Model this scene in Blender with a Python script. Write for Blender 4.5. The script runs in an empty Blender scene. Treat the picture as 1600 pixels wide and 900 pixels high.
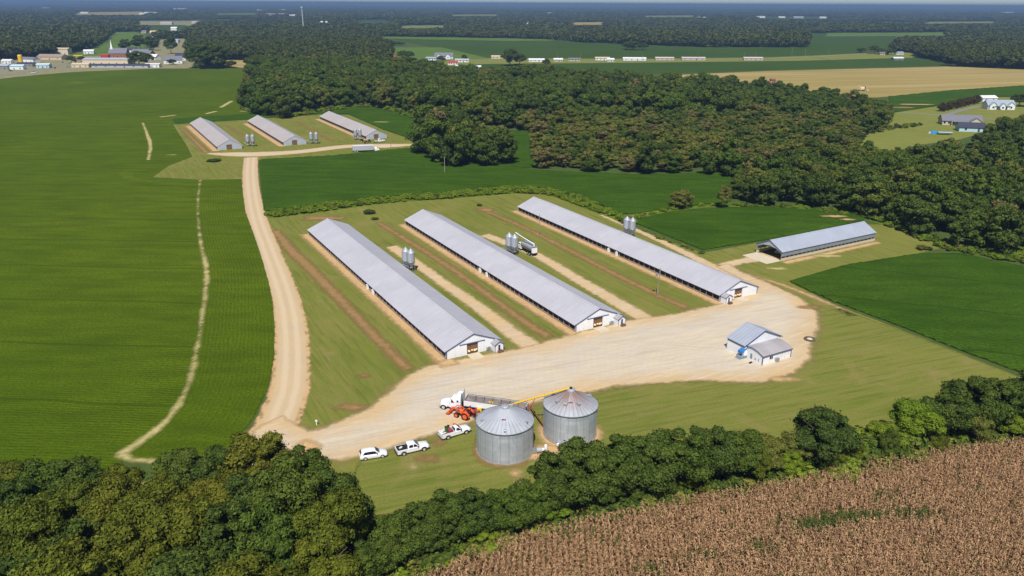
import bpy, math, random
import numpy as np
from mathutils import Vector, Matrix
R = math.radians
# ------------------------------------------------------------------ camera, sky, sun, exposure
CF, CH, CP, CR = 1203.3, 74.4, R(20.274), R(0.30)
cc, cs, rc, rs = math.cos(CP), math.sin(CP), math.cos(CR), math.sin(CR)
scn = bpy.context.scene
col = scn.collection
cam_d = bpy.data.cameras.new('camera'); cam = bpy.data.objects.new('camera', cam_d); col.objects.link(cam)
cam_d.sensor_width = 36.0; cam_d.lens = CF / 1600 * 36.0; cam_d.clip_end = 90000; cam_d.clip_start = 1
cam.matrix_world = Matrix.Translation((0, 0, CH)) @ Matrix.Rotation(R(90) - CP, 4, 'X') @ Matrix.Rotation(CR, 4, 'Z')
scn.camera = cam
SUN_EL, SUN_AZ = R(54), R(5)          # shadows fall forward of the camera, a little to the right
world = bpy.data.worlds.new('World'); scn.world = world; world.use_nodes = True
wn = world.node_tree
sky = wn.nodes.new('ShaderNodeTexSky'); sky.sky_type = 'NISHITA'; sky.sun_disc = False
sky.sun_elevation = SUN_EL; sky.sun_rotation = math.pi + SUN_AZ
sky.air_density = 0.6; sky.dust_density = 0.2; sky.ozone_density = 4; sky.altitude = 70
bg = wn.nodes['Background']; bg.inputs['Strength'].default_value = 0.066
wn.links.new(sky.outputs[0], bg.inputs[0])
sl = bpy.data.lights.new('sun', 'SUN'); sl.energy = 4.3; sl.angle = R(0.53); sl.color = (1.0, 0.95, 0.875)
sun = bpy.data.objects.new('sun', sl); col.objects.link(sun)
sun.rotation_euler = Vector((math.sin(SUN_AZ) * math.cos(SUN_EL), math.cos(SUN_AZ) * math.cos(SUN_EL), -math.sin(SUN_EL))).to_track_quat('-Z', 'Y').to_euler()
sun.location = (0, -200, 300)
vs = scn.view_settings
vs.view_transform = 'Standard'; vs.look = 'None'; vs.gamma = 1; vs.use_curve_mapping = False
vs.exposure = 0.36
scn.cycles.transparent_max_bounces = 16
scn.cycles.max_bounces = 5; scn.cycles.diffuse_bounces = 3; scn.cycles.volume_bounces = 0
try:
    scn.cycles.volume_max_steps = 64
except Exception: pass

def at(px, py, z=0.0):
    """point of the photograph -> point on the level z"""
    X, Y = px - 800, py - 450
    X, Y = X * rc + Y * rs, -X * rs + Y * rc
    d = (X / CF, cc - Y / CF * cs, -cs - Y / CF * cc)
    t = (z - CH) / d[2]
    return Vector((d[0] * t, d[1] * t, z))
def proj(x, y, z):
    z = z - CH
    d = y * cc - z * cs; u = y * cs + z * cc
    X = CF * x / d; Y = -CF * u / d
    return 800 + X * rc - Y * rs, 450 + X * rs + Y * rc

# ------------------------------------------------------------------ node materials
class NT:
    def __init__(s, name):
        s.m = bpy.data.materials.new(name); s.m.use_nodes = True
        s.t = s.m.node_tree; s.n = s.t.nodes; s.l = s.t.links
        s.b = s.n['Principled BSDF']; s.out = s.n['Material Output']
        s.geo = None
    def new(s, t, **k):
        n = s.n.new(t)
        for a, b in k.items(): setattr(n, a, b)
        return n
    def put(s, v, sock):
        if hasattr(v, 'is_output'): s.l.new(v, sock)
        elif v is not None:
            if hasattr(sock, 'default_value') and isinstance(v, tuple) and len(v) == 3 and sock.type == 'RGBA': v = v + (1,)
            sock.default_value = v
    def pos(s):
        if not s.geo: s.geo = s.new('ShaderNodeNewGeometry')
        return s.geo.outputs['Position']
    def obj(s): return s.new('ShaderNodeTexCoord').outputs['Object']
    def attr(s, name): return s.new('ShaderNodeAttribute', attribute_name=name).outputs['Fac']
    def rnd(s): return s.new('ShaderNodeObjectInfo').outputs['Random']
    def noise(s, scale, detail=3.0, rough=.55, vec=None, dist=0.0):
        n = s.new('ShaderNodeTexNoise'); s.put(vec or s.pos(), n.inputs['Vector'])
        n.inputs['Scale'].default_value = scale; n.inputs['Detail'].default_value = detail
        n.inputs['Roughness'].default_value = rough; n.inputs['Distortion'].default_value = dist
        return n.outputs['Fac']
    def math(s, op, a, b=None, c=None, clamp=False):
        n = s.new('ShaderNodeMath', operation=op, use_clamp=clamp)
        for i, v in enumerate((a, b, c)):
            if v is not None: s.put(v, n.inputs[i])
        return n.outputs[0]
    def rng(s, v, a, b, c=0.0, d=1.0):
        n = s.new('ShaderNodeMapRange'); n.clamp = True
        s.put(v, n.inputs[0])
        for i, x in enumerate((a, b, c, d)): s.put(x, n.inputs[i + 1])
        return n.outputs[0]
    def mix(s, f, a, b, mode='MIX'):
        n = s.new('ShaderNodeMix', data_type='RGBA', blend_type=mode)
        s.put(f, n.inputs[0]); s.put(a, n.inputs[6]); s.put(b, n.inputs[7])
        return n.outputs[2]
    def mapping(s, vec, scale=(1, 1, 1), rot=(0, 0, 0)):
        n = s.new('ShaderNodeMapping', vector_type='TEXTURE'); s.put(vec, n.inputs[0])      # turned first, then stretched
        n.inputs['Scale'].default_value = tuple(1 / k for k in scale); n.inputs['Rotation'].default_value = tuple(-k for k in rot)
        return n.outputs[0]
    def bump(s, h, strength=.4, dist=.1):
        n = s.new('ShaderNodeBump'); n.inputs['Strength'].default_value = strength; n.inputs['Distance'].default_value = dist
        s.put(h, n.inputs['Height']); s.l.new(n.outputs[0], s.b.inputs['Normal'])
    def base(s, c, rough=.8, spec=.2, metal=0.0):
        s.put(c, s.b.inputs['Base Color']); s.put(rough, s.b.inputs['Roughness'])
        s.put(spec, s.b.inputs['Specular IOR Level']); s.put(metal, s.b.inputs['Metallic'])
        return s
    def edge_alpha(s, amp, scale, soft=.15, detail=4.0):
        """ragged outline: the sheet's own distance-to-border attribute, broken by noise"""
        n = s.math('MULTIPLY_ADD', s.noise(scale, detail, .6), 2 * amp, -amp)
        a = s.math('ADD', s.attr('edge'), n)
        a = s.rng(a, -soft, soft)
        tr = s.new('ShaderNodeBsdfTransparent'); mx = s.new('ShaderNodeMixShader')
        s.put(a, mx.inputs[0]); s.l.new(tr.outputs[0], mx.inputs[1]); s.l.new(s.b.outputs[0], mx.inputs[2])
        s.l.new(mx.outputs[0], s.out.inputs['Surface'])

def plain(name, c, rough=.6, spec=.3, metal=0.0, var=.12, scale=1.5):
    t = NT(name)
    k = t.noise(scale, 4, .6, t.obj())
    f = t.rng(k, .25, .75, 1 - var, 1 + var)
    n = t.new('ShaderNodeVectorMath', operation='SCALE'); n.inputs[0].default_value = c; t.put(f, n.inputs['Scale'])
    t.base(n.outputs[0], rough, spec, metal)
    return t.m

PHI = R(29.4)                                  # the poultry houses' long axis, turned left of the view
AX = Vector((-math.sin(PHI), math.cos(PHI), 0)); PE = Vector((math.cos(PHI), math.sin(PHI), 0))
M = {}
# --- ground surfaces
t = NT('rough_ground'); a = t.mix(t.noise(.02, 4), (.05, .085, .018), (.085, .115, .028)); a = t.mix(t.rng(t.noise(.35, 4), .35, .7), a, (.055, .085, .02)); t.base(a, 1, .1); M['ground'] = t.m

def lawn_mat(name, c1, c2, c3, stripe=.25, turn=None):
    PHI = -turn if turn is not None else globals()['PHI']
    t = NT(name)
    r = t.math('SINE', t.math('MULTIPLY', t.math('ADD', t.attr('row'), t.math('MULTIPLY', t.noise(.05, 2), 3.0)), 6.283 / 3.6))
    r = t.rng(r, -.6, .6)
    a = t.mix(t.rng(t.noise(.03, 5, .6), .35, .65), c1, c2)
    a = t.mix(t.math('MULTIPLY', r, stripe), a, c2)
    st = t.noise(.7, 6, .7, t.mapping(t.pos(), (1, .07, 1), (0, 0, -PHI)))
    a = t.mix(t.math('MULTIPLY', t.rng(st, .42, .66), .7), a, c3)
    s2 = t.noise(.9, 5, .7, t.mapping(t.pos(), (1, .06, 1), (0, 0, -PHI)))
    a = t.mix(t.rng(s2, .5, .66, 0, .6), a, (c1[0] * .62, c1[1] * .7, c1[2] * .6))
    g = t.noise(2.2, 5, .7)
    a = t.mix(t.rng(g, .3, .75, .0, .5), a, (c1[0] * .5, c1[1] * .6, c1[2] * .5))
    p = t.rng(t.noise(.085, 6, .62, dist=.6), .57, .72, 0, .55)
    a = t.mix(p, a, (.27, .2, .09))
    t.base(a, 1, .02); t.bump(g, .5, .12); t.edge_alpha(.8, .6, .3)
    return t.m
M['lawn'] = lawn_mat('mown_grass', (.14, .17, .026), (.205, .21, .045), (.265, .22, .075), .4)
LOW = (at(1510, 612) - at(1150, 690)); LOW_A = math.atan2(LOW.y, LOW.x) - R(90)
M['lawn_low'] = lawn_mat('mown_grass_by_hedge', (.135, .168, .026), (.205, .208, .045), (.255, .215, .075), .4, -LOW_A)
M['lawn2'] = lawn_mat('far_mown_grass', (.17, .205, .035), (.225, .235, .055), (.25, .22, .08), .4)

def crop_mat(name, dark, mid, light, per=.95, rowk=.55, patch=.02, amp=.5, bump=.6, ybias=.0):
    t = NT(name)
    w = t.math('MULTIPLY', t.noise(.3, 2), 1.2)
    r = t.math('SINE', t.math('MULTIPLY', t.math('ADD', t.attr('row'), w), 6.283 / per))
    r = t.rng(r, -.9, .9)
    a = t.mix(t.rng(t.noise(patch, 5, .6, dist=.4), .36, .66), mid, light)
    n = t.noise(1.7, 5, .75)
    b = t.noise(.22, 3, .6, t.mapping(t.pos(), (.25, 1, 1)))
    a = t.mix(t.math('MULTIPLY', t.rng(b, .38, .68), .5), a, dark)
    k = t.math('ADD', t.math('MULTIPLY', r, rowk), t.math('MULTIPLY', t.rng(n, .4, .64), 1 - rowk))
    a = t.mix(t.math('MULTIPLY', k, .85), a, dark)
    fr = t.math('ABSOLUTE', t.math('SUBTRACT', t.math('FRACT', t.math('DIVIDE', t.math('ADD', t.attr('row'), t.math('MULTIPLY', t.noise(.02, 2), 6.0)), 27.0)), .5))
    a = t.mix(t.math('MULTIPLY', t.rng(fr, .478, .49), .6), a, dark)
    yl = t.rng(t.noise(.011, 6, .62, dist=1.), .60 - ybias, .74 - ybias, 0, .7)
    a = t.mix(yl, a, (.17, .2, .01))
    t.base(a, .95, .02); h = t.math('SUBTRACT', t.math('MULTIPLY', n, .7), t.math('MULTIPLY', r, .32))
    t.bump(h, bump, .35); t.edge_alpha(amp, .7, .15)
    return t.m
M['weedy'] = crop_mat('weedy_bank', (.06, .11, .012), (.115, .19, .016), (.16, .225, .02), 3, .1, .06, .8, .6, -.3)
M['soy'] = crop_mat('yellow_green_soybeans', (.032, .058, .003), (.082, .132, .0035), (.118, .166, .007), .9, .12, .012, .5, .6, -.03)
M['soy2'] = crop_mat('dark_green_soybeans', (.02, .045, .004), (.046, .106, .0065), (.068, .132, .01), 1.0, .2, .03, .5, .7, -.2)
M['soy3'] = crop_mat('far_green_crop', (.03, .06, .008), (.048, .09, .011), (.066, .108, .016), 6, .3, .006, 3, .2, -.1)
M['field_light'] = crop_mat('light_green_field', (.07, .12, .02), (.10, .17, .03), (.14, .21, .035), 6, .3, .006, 3, .2, .0)
t = NT('ripe_grain_stubble'); a = t.mix(t.rng(t.noise(.012, 5, .6, t.mapping(t.pos(), (.3, 1, 1))), .35, .65), (.33, .25, .08), (.26, .215, .065))
a = t.mix(t.rng(t.noise(.05, 5, .6, t.mapping(t.pos(), (.06, 1, 1), (0, 0, R(-14)))), .45, .65), a, (.40, .30, .145)); t.base(a, 1, .1); t.edge_alpha(3, .1, .5); M['wheat'] = t.m

def soil(name, c1, c2, c3, amp=.9, sc=.9, soft=.6):
    t = NT(name)
    a = t.mix(t.rng(t.noise(.12, 6, .65), .35, .65), c1, c2)
    a = t.mix(t.rng(t.noise(.9, 6, .7), .45, .75), a, c3)
    f = t.noise(3.5, 5, .7)
    a = t.mix(t.rng(f, .45, .8, 0, .4), a, (c1[0] * .6, c1[1] * .55, c1[2] * .5))
    t.base(a, 1, .1); t.bump(f, .5, .08); t.edge_alpha(amp, sc, soft)
    return t.m
M['red_dirt'] = soil('reddish_dirt', (.33, .19, .085), (.28, .175, .07), (.22, .17, .06), 1.5, .5, 1.0)
M['sand'] = soil('sandy_dirt', (.58, .39, .19), (.5, .33, .17), (.40, .27, .13), 1.1, .6, .8)
M['bare'] = soil('bare_straw_patch', (.5, .42, .2), (.42, .36, .14), (.2, .24, .05), 1.2, .55, .7)
t = NT('worn_grass'); a = t.mix(t.rng(t.noise(.4, 5, .65), .35, .65), (.36, .27, .11), (.28, .24, .085)); t.base(a, 1, .02)
e = t.math('ADD', t.attr('edge'), t.math('MULTIPLY_ADD', t.noise(.16, 5, .65), 9.0, -5.2)); al = t.math('MULTIPLY', t.rng(e, -2.6, 1.2), .8)
tr = t.new('ShaderNodeBsdfTransparent'); mx = t.new('ShaderNodeMixShader'); t.put(al, mx.inputs[0]); t.l.new(tr.outputs[0], mx.inputs[1]); t.l.new(t.b.outputs[0], mx.inputs[2]); t.l.new(mx.outputs[0], t.out.inputs['Surface']); M['worn'] = t.m
M['waterway'] = soil('broken_straw_line', (.5, .42, .2), (.42, .36, .14), (.2, .24, .05), 1.15, .22, .5)
M['old_tyre'] = plain('dusty_old_rubber', (.11, .095, .085), .9, .1, 0, .3)
# gravel: sandy near its border, grey where wheels run
t = NT('gravel')
e = t.math('ADD', t.attr('edge'), t.math('MULTIPLY_ADD', t.noise(.11, 4, .6), 10.0, -5.0))
k = t.rng(e, .5, 7.0)
sand = t.mix(t.rng(t.noise(.1, 6, .65), .35, .65), (.58, .40, .19), (.54, .39, .22))
grey = t.mix(t.rng(t.noise(.07, 5, .6, dist=.7), .38, .64), (.595, .52, .41), (.53, .48, .405))
a = t.mix(k, sand, grey)
tr = t.noise(.55, 5, .62, t.mapping(t.pos(), (.09, 1, 1), (0, 0, R(-22))), .6)
a = t.mix(t.rng(tr, .5, .72, 0, .55), a, (.46, .36, .235))
tr2 = t.noise(.45, 4, .6, t.mapping(t.pos(), (.09, 1, 1), (0, 0, R(-40))), .8)
a = t.mix(t.rng(tr2, .54, .72, 0, .5), a, (.7, .58, .4))
wv = t.new('ShaderNodeTexWave', wave_type='RINGS', rings_direction='Z'); wv.inputs['Scale'].default_value = .22; wv.inputs['Distortion'].default_value = 7; wv.inputs['Detail'].default_value = 3; wv.inputs['Detail Scale'].default_value = .25
vm = t.new('ShaderNodeVectorMath', operation='SUBTRACT'); t.put(t.pos(), vm.inputs[0]); vm.inputs[1].default_value = (62, 150, 0); t.put(vm.outputs[0], wv.inputs['Vector'])
a = t.mix(t.rng(wv.outputs['Fac'], .75, .98, 0, .09), a, (.42, .34, .23))
for rot_, lo_, c_ in ((-20, .53, (.40, .335, .245)), (-30, .56, (.68, .57, .42)), (8, .56, (.42, .35, .26))):
    t3 = t.noise(1.5, 3, .6, t.mapping(t.pos(), (.035, 1, 1), (0, 0, R(rot_))), 1.2)
    a = t.mix(t.rng(t3, lo_, lo_ + .1, 0, .4), a, c_)
f = t.noise(2.6, 6, .75)
a = t.mix(t.rng(f, .35, .8, 0, .35), a, (.38, .3, .19))
t.base(a, 1, .1); t.bump(f, .4, .06); t.edge_alpha(1.2, .5, .6); M['gravel'] = t.m
t = NT('dirt_drive')
r = t.math('ABSOLUTE', t.attr('row'))
a = t.mix(t.rng(t.noise(.1, 6, .65), .35, .65), (.53, .40, .24), (.49, .385, .255))
n = t.math('MULTIPLY_ADD', t.noise(.25, 4), .8, -.4)
rr = t.math('ADD', r, n)
wheel = t.math('MULTIPLY', t.rng(rr, .4, .9), t.rng(rr, 2.2, 1.6))
a = t.mix(t.math('MULTIPLY', wheel, .7), a, (.60, .48, .33))
a = t.mix(t.rng(rr, 2.4, 3.8, 0, .75), a, (.52, .33, .14)); a = t.mix(t.math('MULTIPLY', t.rng(rr, 3.0, 3.4), t.rng(t.noise(.35, 5, .7), .5, .6, 0, .7)), a, (.16, .13, .045))
a = t.mix(t.rng(t.noise(2.5, 5, .7), .4, .8, 0, .4), a, (.40, .30, .17)); t.base(a, 1, .1); t.edge_alpha(.9, .4, .3); M['drive'] = t.m
M['asphalt'] = soil('pale_asphalt', (.2, .19, .175), (.24, .225, .2), (.28, .25, .2), .5, .3, .3)
M['village'] = soil('village_yards', (.2, .2, .09), (.34, .29, .19), (.14, .16, .06), 3, .1, 1)
M['concrete'] = plain('concrete', (.56, .49, .37), .9, .2, 0, .1, .6)
# --- building surfaces
def ribbed(name, c, period, axis=1, rough=.42, metal=.35, dirt=None, depth=.03):
    t = NT(name); o = t.obj()
    sp = t.new('ShaderNodeSeparateXYZ'); t.put(o, sp.inputs[0])
    s = t.math('SINE', t.math('MULTIPLY', sp.outputs[axis], 6.283 / period))
    a = t.mix(t.rng(t.noise(.16, 5, .6, o), .35, .7), c, tuple(x * .88 for x in c))
    a = t.mix(t.rng(s, .55, 1, 0, .22), a, tuple(x * .78 for x in c))
    st = t.noise(.8, 5, .7, t.mapping(o, (.08, 1, 1) if axis else (1, .1, 1)))
    a = t.mix(t.rng(st, .45, .75, 0, .5), a, tuple(x * .74 for x in c))
    pn = t.new('ShaderNodeTexWhiteNoise', noise_dimensions='1D'); t.put(t.math('FLOOR', t.math('DIVIDE', sp.outputs[axis], period * 1.0)), pn.inputs['W'])
    a = t.mix(t.rng(pn.outputs['Value'], 0, 1, 0, .16), a, tuple(x * .72 for x in c))
    if dirt: a = t.mix(t.rng(t.noise(.25, 6, .68, t.mapping(o, (.2, 1, 1) if axis else (1, .2, 1))), .4, .68), a, dirt)
    t.base(a, rough, .4, metal); t.bump(s, .5, depth)
    return t.m
M['roof'] = ribbed('galvanised_roof', (.52, .52, .575), .9, metal=.08, rough=.5)
M['roof_old'] = ribbed('weathered_roof', (.47, .46, .47), .9, metal=.08, rough=.55, dirt=(.45, .37, .34))
M['roof_grey'] = ribbed('grey_annex_roof', (.43, .42, .44), .7, axis=0, rough=.55, metal=.05, dirt=(.33, .30, .31))
M['roof_shed'] = ribbed('blue_grey_roof', (.4, .44, .53), .9, metal=.08, rough=.5)
M['white_wall'] = ribbed('white_siding', (.83, .86, .91), .6, axis=0, rough=.5, metal=0, depth=.012)
M['pale_wall'] = ribbed('pale_grey_siding', (.44, .475, .53), .6, axis=0, rough=.5, metal=0, depth=.012)
M['white'] = plain('white_paint', (.77, .79, .82), .35, .5, 0, .04)
M['trim'] = plain('blue_trim', (.05, .085, .2), .5, .4, 0, .1)
M['shadecloth'] = plain('dark_blue_curtain', (.022, .028, .05), .8, .2, 0, .35, .8)
M['curtain_grey'] = plain('slate_curtain', (.2, .25, .29), .7, .2, 0, .15, .5)
M['stud'] = plain('weathered_post', (.3, .24, .19), .8, .2, 0, .25)
M['barn_door'] = plain('brown_boards', (.2, .11, .06), .85, .2, 0, .4, 2.5)
M['mesh_pale'] = plain('pale_feed_sacks', (.72, .56, .36), .9, .1, 0, .25, 3)
M['dark'] = plain('dark_interior', (.015, .015, .018), .9, .1, 0, .2)
M['bluedoor'] = plain('navy_door', (.03, .04, .10), .5, .4, 0, .1)
M['awning'] = plain('blue_canvas', (.03, .17, .45), .7, .2, 0, .15)
M['shingle'] = plain('grey_shingles', (.17, .175, .21), .9, .2, 0, .25, 3)
M['shingle_pale'] = plain('pale_shingles', (.3, .36, .43), .85, .2, 0, .15, 3)
M['shingle_dark'] = plain('dark_shingles', (.05, .055, .085), .9, .2, 0, .25, 3)
M['brick'] = plain('red_brick', (.3, .12, .08), .9, .2, 0, .2, 1)
M['tan_wall'] = plain('tan_siding', (.55, .45, .34), .7, .2, 0, .1, 1)
M['cream'] = plain('cream_wall', (.62, .54, .4), .7, .2, 0, .1, 1)
M['skyblue'] = plain('pale_blue_siding', (.42, .6, .68), .7, .2, 0, .08)
M['red'] = plain('red_paint', (.5, .05, .04), .45, .4, 0, .1)
M['maroon'] = plain('faded_maroon', (.28, .045, .07), .6, .3, 0, .25)
M['orange'] = plain('orange_paint', (.78, .11, .015), .4, .5, 0, .1)
M['yellow'] = plain('yellow_paint', (.75, .47, .02), .45, .4, 0, .1)
M['green'] = plain('green_paint', (.04, .15, .025), .5, .4, 0, .2)
M['rust'] = plain('rusty_steel', (.2, .09, .05), .8, .3, .2, .3)
M['black'] = plain('black_rubber', (.02, .02, .022), .85, .2, 0, .2)
M['rim'] = plain('pale_rim', (.6, .58, .56), .4, .5, .3, .1)
M['glass'] = plain('dark_glass', (.015, .015, .035), .25, .25, 0, .1)
M['steel'] = plain('grey_steel', (.33, .35, .38), .45, .5, .5, .15)
M['wood_pole'] = plain('weathered_wood', (.3, .235, .17), .9, .1, 0, .25)
M['bark'] = plain('tree_bark', (.13, .1, .075), .95, .1, 0, .3)
M['pinkish'] = plain('pale_pinkish_siding', (.5, .44, .42), .7, .2, 0, .12)
M['load'] = plain('dull_trailer_bottom', (.27, .235, .22), .9, .1, 0, .3, .6)
M['tarp'] = plain('blue_tarp', (.03, .22, .5), .6, .3, 0, .15)
t = NT('corrugated_galvanised_wall'); o = t.obj(); sp = t.new('ShaderNodeSeparateXYZ'); t.put(o, sp.inputs[0])
s = t.math('SINE', t.math('MULTIPLY', sp.outputs[2], 6.283 / .22))
ang = t.math('MULTIPLY', t.math('ARCTAN2', sp.outputs[1], sp.outputs[0]), 14 / 6.283)
seam = t.math('ABSOLUTE', t.math('SUBTRACT', t.math('FRACT', ang), .5))
ring = t.math('ABSOLUTE', t.math('SUBTRACT', t.math('FRACT', t.math('DIVIDE', sp.outputs[2], .86)), .5))
cmb = t.new('ShaderNodeCombineXYZ'); t.put(t.math('FLOOR', ang), cmb.inputs[0]); t.put(t.math('FLOOR', t.math('DIVIDE', sp.outputs[2], .86)), cmb.inputs[1])
wn_ = t.new('ShaderNodeTexWhiteNoise', noise_dimensions='3D'); t.put(cmb.outputs[0], wn_.inputs['Vector'])
a = t.mix(wn_.outputs['Value'], (.43, .48, .54), (.57, .615, .665))
a = t.mix(t.rng(t.noise(.8, 5, .65, t.mapping(o, (1, 1, .15))), .4, .7, 0, .5), a, (.37, .41, .46))
a = t.mix(t.rng(seam, .47, .5, 0, .7), a, (.68, .7, .73)); a = t.mix(t.rng(ring, .46, .5, 0, .35), a, (.27, .3, .34))
t.base(a, .42, .5, .35); t.bump(s, .5, .05); M['bin_wall'] = t.m
def bin_roof(name, rust):
    t = NT(name); o = t.obj(); sp = t.new('ShaderNodeSeparateXYZ'); t.put(o, sp.inputs[0])
    an = t.math('ARCTAN2', sp.outputs[1], sp.outputs[0])
    s = t.math('SINE', t.math('MULTIPLY', an, 36.0))
    a = t.mix(t.rng(t.noise(.7, 5, .6, o), .35, .7), (.38, .41, .46), (.47, .50, .55))
    rad = t.math('POWER', t.math('ADD', t.math('POWER', sp.outputs[0], 2.0), t.math('POWER', sp.outputs[1], 2.0)), .5)
    if rust:
        cv = t.new('ShaderNodeCombineXYZ'); t.put(t.math('MULTIPLY', an, 5.0), cv.inputs[0]); t.put(t.math('MULTIPLY', rad, .12), cv.inputs[1])
        st = t.noise(1.4, 4, .65, cv.outputs[0])
        k = t.math('MULTIPLY', t.rng(rad, 4.8, 1.2), t.rng(st, .28, .55))
        a = t.mix(k, a, (.23, .11, .075))
    a = t.mix(t.rng(s, .7, 1, 0, .6), a, (.2, .215, .24))
    t.base(a, .5, .4, .12); t.bump(s, .35, .04)
    return t.m
M['bin_roof'] = bin_roof('bin_roof_sheets', False); M['bin_roof_rust'] = bin_roof('rust_streaked_roof_sheets', True)
M['feed_bin'] = ribbed('feed_bin_steel', (.39, .42, .465), .25, axis=0, metal=.2, depth=.02)

def leaf_mat(name, cols, trans=.14):
    t = NT(name)
    rp = t.new('ShaderNodeValToRGB'); t.put(t.rnd(), rp.inputs[0])
    el = rp.color_ramp.elements
    while len(el) < len(cols): el.new(.5)
    for i, c in enumerate(cols):
        el[i].position = i / max(1, len(cols) - 1); el[i].color = c + (1,)
    lv = t.attr('lv')
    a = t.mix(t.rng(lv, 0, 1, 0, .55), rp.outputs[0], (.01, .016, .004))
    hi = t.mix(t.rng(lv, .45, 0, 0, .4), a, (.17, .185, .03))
    t.base(hi, .75, .02)
    tl = t.new('ShaderNodeBsdfTranslucent'); t.put(hi, tl.inputs[0])
    mx = t.new('ShaderNodeMixShader'); mx.inputs[0].default_value = trans
    t.l.new(t.b.outputs[0], mx.inputs[1]); t.l.new(tl.outputs[0], mx.inputs[2]); t.l.new(mx.outputs[0], t.out.inputs['Surface'])
    return t.m
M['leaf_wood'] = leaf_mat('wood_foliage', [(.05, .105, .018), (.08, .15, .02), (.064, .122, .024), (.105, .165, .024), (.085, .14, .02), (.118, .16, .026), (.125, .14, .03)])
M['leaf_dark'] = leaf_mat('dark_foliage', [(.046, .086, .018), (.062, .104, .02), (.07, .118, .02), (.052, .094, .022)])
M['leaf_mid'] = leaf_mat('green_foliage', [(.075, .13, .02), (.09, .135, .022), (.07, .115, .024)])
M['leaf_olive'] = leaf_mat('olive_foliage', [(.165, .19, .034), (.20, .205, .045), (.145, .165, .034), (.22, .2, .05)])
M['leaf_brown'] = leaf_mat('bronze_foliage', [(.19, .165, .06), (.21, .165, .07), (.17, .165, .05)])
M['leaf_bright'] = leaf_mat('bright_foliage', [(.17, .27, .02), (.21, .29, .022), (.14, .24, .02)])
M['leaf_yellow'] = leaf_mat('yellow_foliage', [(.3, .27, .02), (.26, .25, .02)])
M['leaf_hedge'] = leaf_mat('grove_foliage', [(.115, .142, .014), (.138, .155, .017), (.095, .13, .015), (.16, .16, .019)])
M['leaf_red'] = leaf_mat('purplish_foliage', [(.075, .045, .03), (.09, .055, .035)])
M['leaf_far'] = leaf_mat('far_foliage', [(.045, .07, .022), (.06, .085, .024), (.066, .082, .026), (.05, .075, .022), (.08, .085, .03)], .1)

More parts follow.
